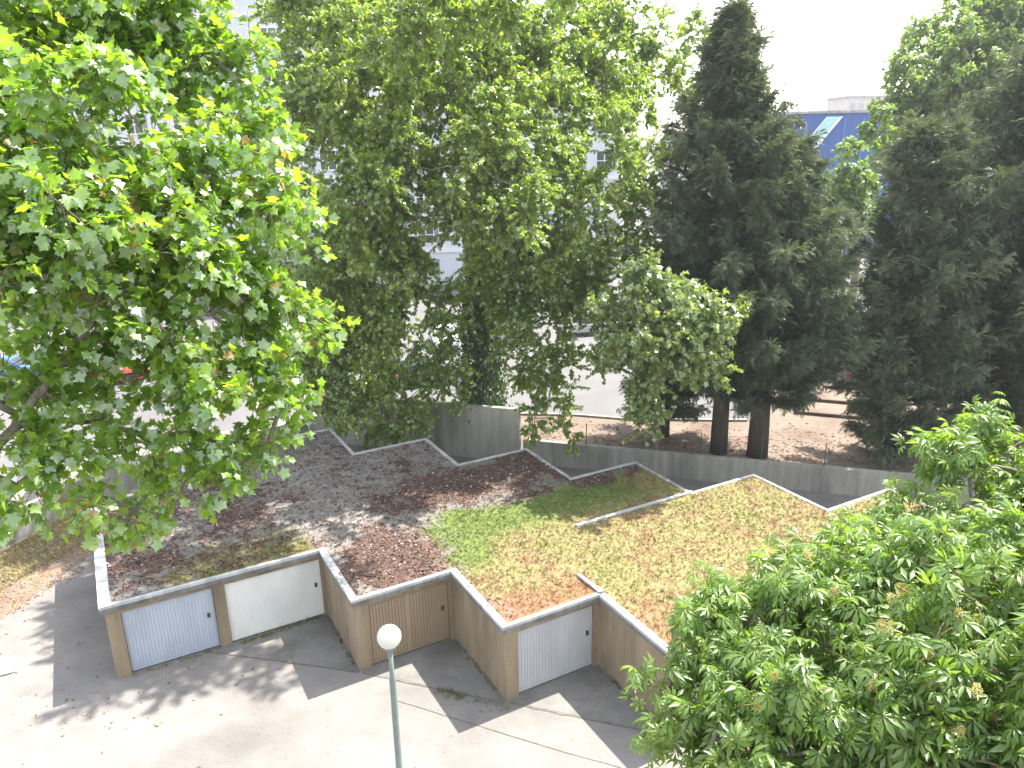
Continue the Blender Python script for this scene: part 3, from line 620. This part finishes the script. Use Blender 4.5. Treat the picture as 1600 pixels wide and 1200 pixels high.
def chestnut_leaf():
    V, T = [], []
    for k, a in enumerate(np.radians([-128, -86, -42, 0, 42, 86, 128])):
        L = [.55, .78, .95, 1.05, .95, .78, .55][k]; n = len(V)
        for x, y, z in [(0, .05, 0), (.045, .3, .02), (.155, .66, .05), (.08, .88, .03), (0, 1.05, 0), (-.08, .88, .03), (-.155, .66, .05), (-.045, .3, .02), (0, .45, -.02), (0, .78, -.02)]:
            xx, yy = x * L * 1.15, y * L; V.append((xx * math.cos(a) + yy * math.sin(a), -xx * math.sin(a) + yy * math.cos(a), z * L - .75 * yy * yy))
        for t in [(0, 1, 8), (0, 8, 7), (1, 2, 8), (2, 9, 8), (8, 9, 6), (7, 8, 6), (2, 3, 9), (3, 4, 9), (9, 4, 5), (9, 5, 6)]: T.append(tuple(n + i for i in t))
    return np.array(V), np.array(T)
CHEST = chestnut_leaf()
def frond(k=7, w=.075, droop=.3, seed=0):
    """flat feathery conifer spray of narrow pointed shoots"""
    V, T = [], []; rng = np.random.default_rng(seed)
    for i in range(k):
        t = .02 + .95 * i / k
        for s in (-1, 1):
            L = (.45 * (1 - t) + .14) * rng.uniform(.7, 1.25); a = rng.uniform(.5, .85); n = len(V)
            for x, y, z in [(-w * .5 * s, t - w, rng.normal(0, .03)), (w * .5 * s, t + w * 1.6, rng.normal(0, .03)), (s * L * math.sin(a), t + L * math.cos(a), rng.normal(-.02, .09))]: V.append((x, y, z - droop * y * y))
            T.append((n, n + 1, n + 2))
    return np.array(V), np.array(T)
FROND = frond()

class Wood:
    """branch skeleton: every new branch grows from the nearest node already there"""
    def __init__(s, trunk, radii, sides=10):
        s.mb = MB(); s.twig = MB(); s.p = [np.array(q, float) for q in trunk]; s.r = list(radii)
        t = np.array(trunk, float); tt = np.linspace(0, len(t) - 1, len(t) * 4 - 3)
        P = np.stack([np.interp(tt, range(len(t)), t[:, k]) for k in range(3)], 1); R = np.interp(tt, range(len(t)), radii)
        s.mb.tube(P, R, sides); s.p = list(P[2:]); s.r = list(R[2:])
    def grow(s, c, r0=.06, r1=.02, rng=None, sag=.12, minr=.0):
        P = np.array(s.p); d = np.linalg.norm(P - c, axis=1) + .6 * np.maximum(0, P[:, 2] - c[2]); i = int(d.argmin()); a = P[i]; L = np.linalg.norm(c - a)
        if L < .25: return
        k = max(4, int(L / .5)); t = np.linspace(0, 1, k + 1)[:, None]; w = np.array([0, 0, 1.]) * sag * L
        pts = a * (1 - t) + c * t + w * (np.sin(t * math.pi)) + (rng.normal(0, .03 * L, (k + 1, 3)) * np.sin(t * math.pi) if rng is not None else 0)
        ra = min(s.r[i] * .7, max(r0, .012 * L + r1)); rr = np.linspace(ra, r1, k + 1); s.mb.tube(pts, rr, 6)
        s.p += list(pts[1:]); s.r += list(rr[1:])

def broadleaf(name, label, cat, trunk, radii, lobes, leaf, lmat, bark, size, ncl, clr, ntw, nlf, seed, droop=.35, group=None, upw=1.0, twr=.008, petiole=0.0, skip=None, tw_len=1.0, tilt=.75, limbs=()):
    """lobes: (centre, radius, vertical squash). Small leafy clumps fill each lobe, mostly near its surface; twigs in each clump carry the leaves."""
    rng = np.random.default_rng(seed); root = empty(name, tuple(trunk[0])); tag(root, label, cat, group); base = np.array(trunk[0], float)
    wd = Wood(trunk, radii); cl = []
    for lp_, lr_ in limbs:
        lp_ = np.array(lp_, float); tt = np.linspace(0, len(lp_) - 1, len(lp_) * 4 - 3)
        P = np.stack([np.interp(tt, range(len(lp_)), lp_[:, k]) for k in range(3)], 1) + rng.normal(0, .012, (len(tt), 3)); R = np.interp(tt, range(len(lp_)), lr_)
        wd.mb.tube(P, R, 8); wd.p += list(P[2:]); wd.r += list(R[2:])
    for c, r, sq in lobes:
        c = np.array(c, float); n = max(2, int(ncl * r ** 2)); d = nrm(rng.normal(size=(n, 3))); q = d * (rng.random((n, 1)) ** .45) * r; q[:, 2] *= sq
        wd.grow(c, .1, .03, rng); cl += [(c + x, x / r) for x in q]
    A, B, CT = [], [], []
    for c, out in sorted(cl, key=lambda e: np.linalg.norm(e[0] - base)):
        wd.grow(c, .02, .008, rng, .05); d = nrm(rng.normal(size=(ntw, 3)) + out * .9 + [0, 0, .15]); L = clr * (.45 + .65 * rng.random((ntw, 1))) * tw_len
        a = c + d * .04; b = c + d * L; b[:, 2] -= .12 * L[:, 0]; A.append(a); B.append(b); CT.append(np.full(ntw, rng.normal(0, .13)))
    A, B, CT = np.concatenate(A), np.concatenate(B), np.concatenate(CT); k = nlf
    for a, b in zip(A, B): wd.twig.tube([a, (a + b) / 2 + [0, 0, .03], b], [twr, twr * .8, twr * .4], 3, False)
    t = (.25 + .75 * (np.arange(k) + rng.random((len(A), k))) / k)[..., None]
    pos = A[:, None] * (1 - t) + B[:, None] * t; td = nrm(B - A)[:, None]
    rd = nrm(rng.normal(size=pos.shape)); yd = nrm(rd - (rd * td).sum(-1, keepdims=True) * td) * .9 + td * .55 + np.array([0, 0, -droop])
    if petiole: pos = pos + nrm(yd + [0, 0, .5]) * petiole * (.5 + rng.random(pos.shape[:2] + (1,)))
    up_ = np.array([0, 0, upw]) + rng.normal(0, tilt, pos.shape) + td * .2
    tint = np.clip(.42 + CT[:, None] + rng.normal(0, .17, pos.shape[:2]) + (rng.random(pos.shape[:2]) > .985) * .5, 0, 1)
    P, Y, Uq, tn = pos.reshape(-1, 3), yd.reshape(-1, 3), up_.reshape(-1, 3), tint.ravel()
    if skip is not None: m_ = skip(P, rng); P, Y, Uq, tn = P[m_], Y[m_], Uq[m_], tn[m_]
    V, T = place_leaves(leaf[0], leaf[1], P - base, Y, Uq, size * (.65 + .55 * rng.random(len(P))))
    np_mesh('crown', V, T, lmat, root, {'tint': np.repeat(tn, len(leaf[0]))})
    for mb_ in (wd.mb, wd.twig): mb_.v = [tuple(np.array(v) - base) for v in mb_.v]
    tk = wd.mb.build('trunk', bark, root, True); wd.twig.build('twigs', M['twig'], tk)
    return root, B

DOME = [0., 300.]
def L_(px, py, Y, rp, sq=.9):
    Y = Y + DOME[0] * max(0., (DOME[1] - py) / DOME[1])       # the crown's top stands further back than its skirts
    P = at(px, py, Y); return (P, rp / FOC * depth(P), sq)
# maple in the left foreground
mt = [(-8.2, 6.6, 0), (-8.0, 6.6, 4), (-7.6, 6.7, 8), (-7.2, 6.9, 11), (-6.6, 7.2, 13.6), (-6.2, 7.4, 16.2)]
DOME[:] = [1.7, 380.]
lobes = [L_(50, 70, 6.6, 130), L_(160, 20, 7.2, 110), L_(250, 70, 7.4, 90), L_(280, 20, 7.6, 80), L_(380, 130, 7.6, 75), L_(120, 200, 6.4, 120), L_(40, 300, 6.2, 130), L_(250, 260, 7.2, 110), L_(385, 250, 7.6, 85),
         L_(150, 370, 6.8, 120), L_(300, 380, 7.4, 110), L_(420, 330, 7.8, 70), L_(420, 430, 7.8, 75), L_(330, 490, 7.4, 90), L_(220, 480, 7.0, 80), L_(60, 430, 6.4, 70), L_(400, 580, 7.6, 60, .6), L_(290, 600, 7.2, 75, .6), L_(190, 590, 6.9, 50, .6), L_(60, 560, 6.5, 50, .5),
         L_(130, 660, 6.8, 45, .5), L_(235, 690, 6.9, 55, .6), L_(330, 690, 7.2, 45, .5), L_(420, 690, 7.3, 32, .4), L_(285, 770, 6.8, 42, .6), L_(205, 800, 6.6, 28, .5), L_(30, 690, 6.2, 35, .5), L_(25, 760, 6.0, 42, .6), L_(450, 500, 7.8, 45), L_(455, 620, 7.6, 35, .4),
         L_(60, 640, 6.3, 36, .5), L_(110, 720, 6.5, 36, .5), L_(150, 780, 6.5, 26, .5), L_(120, 560, 6.7, 45), L_(-120, 100, 6.4, 180), L_(-150, 350, 6.2, 170), L_(-100, 600, 6.2, 110), L_(-60, -60, 6.8, 130), L_(180, -50, 7.6, 70)]
broadleaf('maple_tree', 'bright green maple tree filling the left foreground with large pointed leaves', 'tree', mt, [.24, .22, .18, .14, .1, .05], lobes, MAPLE, M['maple'], M['bark'], .098, 33, .42, 9, 10, 101, .45, petiole=.05, twr=.005, limbs=[([(-7.75, 6.65, 9.2), at(-70, 790, 6.2), at(0, 695, 6.3), at(75, 600, 6.5), at(135, 515, 6.7), at(165, 430, 6.9)], [.1, .055, .045, .04, .034, .024])])
# chestnut in the right foreground
ct = [(6.9, 7.0, 0), (6.9, 7.0, 3), (6.8, 7.1, 6), (6.7, 7.3, 8.2), (6.6, 7.6, 10)]
DOME[0] = 0.
lobes = [L_(1300, 945, 8.0, 75), L_(1400, 905, 8.2, 85), L_(1125, 985, 7.6, 55), L_(1032, 1092, 6.9, 42), L_(1085, 1110, 6.8, 50), L_(1095, 940, 7.8, 32), L_(1190, 935, 8.2, 50), L_(1290, 895, 8.7, 45), L_(1365, 850, 9.2, 50), L_(1450, 840, 9.2, 65), L_(1550, 820, 9.0, 90), L_(1505, 715, 9.6, 45, .6), L_(1560, 660, 9.8, 38), L_(1600, 740, 9.2, 70), L_(1465, 705, 9.6, 20, .5),
         L_(1200, 1010, 7.2, 110), L_(1330, 950, 7.6, 110), L_(1470, 930, 7.2, 120), L_(1150, 1110, 6.5, 90), L_(1280, 1110, 6.3, 110), L_(1420, 1080, 6.2, 120), L_(1560, 1050, 5.8, 120), L_(1590, 920, 7.2, 110), L_(1110, 1170, 6.2, 50), L_(1240, 1180, 6.0, 80), L_(1500, 1180, 5.6, 100), L_(1360, 1190, 5.8, 90),
         L_(1700, 1000, 6.5, 190), L_(1720, 780, 8.5, 130), L_(1650, 1200, 5.4, 170), L_(1350, 1330, 5.6, 170), L_(1150, 1290, 5.9, 90)]
ch, tips = broadleaf('chestnut_tree', 'horse chestnut tree with hand shaped leaves and yellow spent flowers in the right foreground', 'tree', ct, [.26, .24, .2, .15, .08], lobes, CHEST, M['chestnut'], M['bark'], .14, 33, .44, 8, 5, 102, .3, upw=1.6, petiole=.1, twr=.006)
rng = np.random.default_rng(77); mb = MB()
ico = [(0, 0, 1), (.9, 0, .2), (-.4, .8, .2), (-.4, -.8, .2), (0, 0, -.8)]
for k in range(90):
    t = k / 90; a = k * 2.4; r = .012 + .06 * (1 - .7 * t) * (.4 + .8 * rng.random()); c = np.array([r * math.cos(a), r * math.sin(a), .01 + .14 * t]); n = len(mb.v); s = rng.uniform(.006, .012)
    mb.v += [tuple(c + s * np.array(p)) for p in ico]; mb.f += [tuple(n + i for i in f) for f in ((0, 1, 2), (0, 2, 3), (0, 3, 1), (4, 2, 1), (4, 3, 2), (4, 1, 3))]
mb.tube([(0, 0, -.06), (0, 0, .15)], [.006, .003], 4)
fp = None; cp = np.array([0, 0, CAMH]); rootp = np.array(ct[0])
sc_ = [(-(depth(t)) * .0 + t[2] + rng.normal(0, .5) - .25 * t[1], i) for i, t in enumerate(tips)]
idx = [i for i in range(len(tips)) if (lambda x, y: 950 < x < 1620 and 560 < y < 1210)(*(lambda d: (800 + FOC * (d @ CR) / (d @ CF), 600 - FOC * (d @ CU) / (d @ CF)))(tips[i] - cp))]
hi_ = sorted(idx, key=lambda i: -tips[i][2] - .45 * (9 - tips[i][1]) + rng.normal(0, .35))[:260]
for i in rng.choice(hi_, 70, replace=False):
    if fp is None: fp = o = mb.build('flower_panicle', M['flower'], ch)
    else: o = fp.copy(); COL.objects.link(o); o.parent = ch
    o.location = tuple(tips[i] - rootp + [0, 0, .02]); o.rotation_euler = (rng.normal(0, .7), rng.normal(0, .7), rng.random() * 6); s = rng.uniform(.6, 1.1); o.scale = (s, s, s)
# two tall plane trees behind the wall
def P3(px, py, Y): return tuple(at(px, py, Y))
t1 = [(-1.55, 36.6, UP), (-1.5, 36.6, 4), (-1.5, 36.5, 7.5), (-1.3, 36.3, 11), (-.8, 36.8, 15), (-.4, 37.5, 19), (0, 38, 22)]
DOME[:] = [7.0, 330.]
lobes = [L_(780, 60, 31, 130), L_(650, 40, 30, 120), L_(860, 120, 32, 110), L_(930, 60, 34, 90), L_(1020, 60, 34, 45), L_(720, 170, 29, 130), L_(880, 210, 31, 110), L_(970, 160, 33, 70), L_(990, 250, 32, 60), L_(800, 290, 29, 110), L_(900, 320, 32, 70), L_(640, 270, 29.5, 90), L_(730, 340, 31, 60),
         L_(840, 400, 32, 75), L_(930, 420, 33, 45), L_(770, 470, 33, 65), L_(850, 500, 33, 55), L_(860, 590, 33.5, 45, 1.2), L_(820, 560, 34, 45, 1.2), L_(890, 560, 33.5, 30, 1.3), L_(740, -40, 33.5, 90), L_(930, -30, 35.5, 70), L_(680, -75, 19.2, 60), L_(760, -60, 19.4, 45), L_(840, -80, 19.2, 60), L_(910, -60, 19.6, 50), L_(700, 25, 22.5, 75), L_(620, 60, 23, 70), L_(790, 20, 23, 55), L_(560, 20, 24, 60), L_(900, 440, 33.5, 55), L_(935, 470, 34, 40), L_(880, 380, 33, 60), L_(960, 380, 34, 45), L_(820, 440, 33.5, 60), L_(790, 400, 34, 60), L_(830, 655, 33.6, 26, 1.2), L_(885, 665, 33.4, 18, 1), L_(1000, 330, 33, 40), L_(1060, 120, 34.5, 40), L_(1090, 60, 35, 35), L_(500, -20, 27.8, 60), L_(570, -45, 28, 60), L_(455, -40, 28.4, 50), L_(560, 0, 34, 80), L_(590, 500, 33, 60), L_(520, 460, 33.5, 60), L_(640, 400, 32.5, 45), L_(450, 560, 35.5, 45), L_(940, 560, 33.5, 26)]
broadleaf('plane_tree', 'tall plane tree with an ivy wrapped trunk rising behind the tall wall', 'tree', t1, [.45, .4, .38, .3, .22, .15, .06], lobes, PLANE, M['plane'], M['bark'], .165, 6.8, .95, 12, 17, 103, .4, twr=.01)
t2 = [(-7.6, 39.4, UP), (-7.5, 39.2, 4), (-7.4, 38.8, 8), (-7.2, 38.4, 12), (-7.0, 38.8, 16), (-6.8, 39.5, 20), (-6.6, 40, 22.5)]
DOME[0] = 4.5
lobes = [L_(500, 60, 33, 90), L_(560, 130, 31, 110), L_(480, 190, 33, 80), L_(600, 210, 30, 80), L_(560, 300, 30.5, 100), L_(500, 380, 32, 80), L_(610, 380, 31, 80), L_(560, 460, 32, 80), L_(650, 450, 33, 50), L_(500, 530, 34, 70), L_(590, 550, 33.5, 70), L_(540, 610, 34.5, 50), L_(620, 630, 33.8, 50, 1.1), L_(650, 660, 33.4, 30, 1), L_(560, 640, 34, 40), L_(480, 600, 35, 50), L_(700, 560, 35, 40), L_(670, 520, 35, 35), L_(420, 100, 35, 40), L_(445, 30, 35, 50), L_(430, 480, 35, 70), L_(440, 300, 34, 70), L_(690, 600, 34.6, 36)]
broadleaf('plane_tree', 'left plane tree of the two behind the tall wall with low hanging branches', 'tree', t2, [.35, .32, .28, .22, .16, .1, .04], lobes, PLANE, M['plane'], M['bark'], .165, 6.8, .95, 12, 17, 104, .4, twr=.01)
t3 = [(6.6, 33.3, UP), (6.4, 32.3, 3), (6.1, 30.9, 5.5), (5.8, 29.3, 7.6), (5.6, 28.2, 9)]
lobes = [L_(1010, 440, 28, 45), L_(1060, 470, 27.5, 60), L_(1000, 510, 27.8, 55), L_(1090, 520, 27.6, 55), L_(1140, 505, 27.8, 32, .7), L_(1040, 560, 27.6, 60), L_(1100, 575, 27.8, 35), L_(1020, 620, 28, 40), L_(1010, 660, 28.6, 22), L_(970, 545, 28.2, 36), L_(960, 480, 28.4, 30)]
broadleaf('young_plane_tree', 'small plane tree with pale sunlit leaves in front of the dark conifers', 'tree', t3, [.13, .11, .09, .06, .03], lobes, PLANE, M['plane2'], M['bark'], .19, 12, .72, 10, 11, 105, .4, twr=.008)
# ivy on the trunk
rng = np.random.default_rng(9); n = 9000; z = .6 + 9.5 * rng.random(n) ** 1.1; a = rng.random(n) * 6.283; r = (.5 + .45 * rng.random(n) ** 2 + .35 * np.clip(fbm(a * 1.2, z, .9, 61) - .3, 0, 1) * 2) * np.interp(z, [0, 3, 7, 10.5], [1.3, 1.25, .95, .5])
pos = np.c_[r * np.cos(a), r * np.sin(a), z - UP]; od = np.c_[np.cos(a), np.sin(a), np.full(n, -.4)]
V, T = place_leaves(*OVAL, pos, np.c_[rng.normal(0, .5, (n, 2)), np.full(n, -1.)], od * 1.0 + rng.normal(0, .4, (n, 3)) + [0, 0, .6], .2 * (.6 + .7 * rng.random(n)))
o = np_mesh('ivy', V, T, M['ivy'], None, {'tint': np.repeat(np.clip(rng.normal(.4, .25, n), 0, 1), len(OVAL[0]))}); o.location = (-1.53, 36.6, UP)
tag(o, 'dark green ivy climbing thickly round the trunk of the tall plane tree', 'ivy')
# conifers
def conifer(label, base, H, rmax, z0, seed, nb=330, ns=24, size=.5, apex=(0, 0), rt=.28, shape=1.0, lmat='conifer', name='cypress_tree', up_=.25, group='dark conifers behind the low wall', side=(0, 0)):
    rng = np.random.default_rng(seed); root = empty(name, tuple(base)); tag(root, label, 'tree', group)
    tz = np.linspace(0, 1, 9); ax = np.stack([apex[0] * tz ** 2, apex[1] * tz ** 2, H * tz], 1); mb = MB().tube(ax, rt * (1 - tz) ** .8 + .015, 9)
    A, Dr, S, TT = [], [], [], []
    for i in range(nb):
        h = z0 + (H - z0) * ((i + rng.random()) / nb) ** .95; f = (h - z0) / (H - z0); az = i * 2.39996 + rng.normal(0, .3)
        prof = (1 - f) ** shape * min(1, .45 + f * 3.2) * rmax * (.66 + .48 * rng.random() + .18 * math.sin(i * .37 + az))
        prof *= 1 + side[0] * math.cos(az) + side[1] * math.sin(az); prof = max(prof, .25)
        c0 = np.array([apex[0] * (h / H) ** 2, apex[1] * (h / H) ** 2, h]); d = np.array([math.cos(az), math.sin(az), up_ + .5 * f + rng.normal(0, .12)]); k = max(4, int(ns * (.35 + .65 * prof / rmax)))
        tip = c0 + d * prof; mid = (c0 + tip) / 2 - [0, 0, .16 * prof]; mb.tube([c0, mid, tip], [.012 + .012 * prof, .01 + .006 * prof, .005], 4, False)
        t = .15 + .85 * rng.random(k) ** .7; p = c0 * ((1 - t) ** 2)[:, None] + 2 * mid * (t * (1 - t))[:, None] + tip * (t ** 2)[:, None]
        sd = nrm(d)[None] * .75 + rng.normal(0, .6, (k, 3)) + [0, 0, .1]; fat = (.1 + .32 * np.sin(np.clip(t, 0, 1) * 2.6)) * (.45 + .55 * prof / rmax)
        p = p + nrm(rng.normal(size=(k, 3))) * (1, 1, .42) * (fat * rng.random(k) ** .5)[:, None]
        A.append(p); Dr.append(sd); S.append(size * (.5 + .75 * rng.random(k))); TT.append(np.clip(.2 + .42 * t + rng.normal(0, .16, k) + rng.normal(0, .12), 0, 1))
    p = np.concatenate(A); sd = np.concatenate(Dr); s = np.concatenate(S) * 1.0; tt = np.concatenate(TT)
    V, T = place_leaves(FROND[0], FROND[1], p, sd, rng.normal(0, .5, p.shape) + [0, 0, 1.], s)
    np_mesh('crown', V, T, M[lmat], root, {'tint': np.repeat(tt, len(FROND[0]))}); mb.build('trunk', M['barkdark'], root, True); return root
c1 = atz(1126, 712, UP); c2 = atz(1178, 716, UP); c3 = atz(1042, 690, UP); c4 = atz(1392, 722, UP); c5 = atz(1545, 690, UP)
conifer('dark pointed conifer with the tallest spire between the plane trees and the sky', c1 + [0, .4, 0], 18.9, 5.4, 3.0, 201, 215, 175, .54, (-.7, -.7), rt=.4, shape=.86, side=(-.12, 0))
conifer('broad dark conifer with ragged side branches right of the spire', c2 + [.2, .2, 0], 13.9, 4.7, 2.7, 202, 210, 175, .54, (-.1, .5), rt=.48, shape=.58)
conifer('short dark conifer with foliage near the ground behind the pale sunlit leaves', c3 + [0, .8, 0], 9.8, 3.0, .8, 203, 120, 100, .52, (.4, 0), shape=.6)
conifer('dark conifer with foliage down to the low wall beside the sandy earth', c4 + [0, .3, 0], 14.4, 3.3, .5, 204, 190, 140, .5, (-.1, .4), shape=.42, side=(.22, 0))
conifer('very broad dark conifer at the right edge behind the chestnut', c5 + [0, -.3, 0], 17.2, 5.6, 1.0, 205, 230, 190, .58, (.2, -.3), shape=.45, side=(0, -.2))
conifer('dark conifer furthest right behind the broad one', atz(1690, 690, UP) + [0, 2, 0], 17.0, 5.4, 2.0, 206, 150, 140, .6, shape=.5)
# trees further off
def at_up(px, Y): P = at(px, 600, Y); return (float(P[0]), float(Y), UP)
def simple(name, label, px, Y, lob, leaf, lm, size, seed, group=None, ncl=3.2, clr=1.1, ntw=8, nlf=8, trunk_r=.3):
    b = at_up(px, Y); top = max(l[0][2] for l in lob); tr = [b, (b[0], b[1], UP + top * .3), (b[0] + .2, b[1], UP + top * .6), (b[0], b[1], top * .95)]
    return broadleaf(name, label, 'tree', tr, [trunk_r, trunk_r * .8, trunk_r * .5, trunk_r * .15], lob, leaf, lm, M['bark'], size, ncl, clr, ntw, nlf, seed, .3, group, twr=.014)
simple('poplar_tree', 'tall fresh green tree rising above the conifers at the top right', 1530, 60, [L_(1560, 60, 60, 100), L_(1490, 90, 59, 80), L_(1430, 120, 60, 45), L_(1600, 140, 59, 80), L_(1530, 170, 59, 70), L_(1450, 170, 60, 60), L_(1600, 20, 61, 90), L_(1520, 20, 61, 50), L_(1660, 100, 60, 120), L_(1640, -40, 61, 110), L_(1420, 200, 60, 40), L_(1500, 260, 59, 90), L_(1480, 130, 58, 70), L_(1560, 120, 58, 80), L_(1410, 160, 60, 34), L_(1440, 70, 60, 34)], OVAL, M['lime'],   .34, 301, ncl=4.2, nlf=11, ntw=9)
simple('lime_tree', 'small light green tree in front of the blue hall', 1315, 52, [L_(1316, 250, 52, 26, 1.1), L_(1305, 285, 52, 30), L_(1335, 280, 52, 28), L_(1320, 315, 52, 32), L_(1345, 330, 52, 34), L_(1310, 350, 52, 30), L_(1290, 325, 52, 26), L_(1335, 245, 52, 20), L_(1350, 290, 52, 30)], OVAL, M['lime'], .36, 302, ncl=4.5, clr=.8)
simple('lime_tree', 'light green treetop just left of the tall tree beside the beige tower', 1385, 56, [L_(1375, 182, 56, 26), L_(1360, 205, 56, 22), L_(1400, 200, 56, 34), L_(1385, 230, 56, 36)], OVAL, M['lime'], .36, 303, ncl=4.5, clr=.8)
for k, (px, py, Y, rp, lab) in enumerate([(1222, 180, 70, 26, 'far dark pine with a rounded top left of the blue hall'), (1190, 205, 66, 34, 'far dark pine just right of the conifer spire'), (1232, 240, 68, 24, 'low far dark pine touching the blue hall')]):
    simple('pine_tree', lab, px, Y, [L_(px, py, Y, rp * .8, .8), L_(px - rp * .7, py + rp * .5, Y, rp * .7), L_(px + rp * .6, py + rp * .6, Y, rp * .7), L_(px, py + rp * 1.6, Y, rp * 1.1), L_(px - rp * .3, py + rp * 3, Y, rp * 1.1)], OVAL, M['conifer'], .4, 310 + k, 'far pines by the blue hall', ncl=3.5, clr=1.0)
far = [(-46, 72, 'shrubby street tree at the far left in front of the tall block'), (-36, 70, 'second street tree from the left in front of the tall block'), (-27, 71, 'third street tree from the left in front of the tall block'), (-17, 70, 'fourth street tree in front of the tall block'), (16, 62, 'street tree behind the conifers right of the lower block'), (21, 60, 'street tree behind the gap between the conifers'), (33, 58, 'street tree behind the broad conifer'), (43, 60, 'street tree far right behind the conifers')]
for k, (x, Y, lab) in enumerate(far):
    rng = np.random.default_rng(400 + k); h = rng.uniform(6.5, 8.5)
    lob = [(np.array([x + rng.normal(0, 1.6), Y + rng.normal(0, 1), UP + h * f]), rng.uniform(1.3, 1.9), .9) for f in (.4, .5, .6, .7, .8, .65)]
    tr = [(x, Y, UP), (x, Y, UP + h * .4), (x + .1, Y, UP + h * .8)]
    broadleaf('street_tree', lab, 'tree', tr, [.16, .12, .04], lob, OVAL, M['plane'], M['bark'], .34, 3, .9, 7, 7, 420 + k, .3, 'street trees in front of the buildings', twr=.014)

# ------------------------------------------------------------------ thin distance haze, added also to lift the darks like lens glare
hz = MB().box(-90, 90, -4, 260, -1.2, 40).build('haze', bpy.data.materials.new('haze_veil')); hz['kind'] = 'stuff'; hz['label'] = 'thin haze between the camera and the far buildings that also stands in for lens glare'
hm = hz.data.materials[0]; hm.use_nodes = True; hm.node_tree.nodes.clear(); ho = N(hm.node_tree, 'ShaderNodeOutputMaterial'); hv = N(hm.node_tree, 'ShaderNodeVolumePrincipled')
hv.inputs['Color'].default_value = (.93, .96, 1, 1); hv.inputs['Density'].default_value = .0004; hv.inputs['Anisotropy'].default_value = .35; hm.node_tree.links.new(hv.outputs[0], ho.inputs['Volume'])
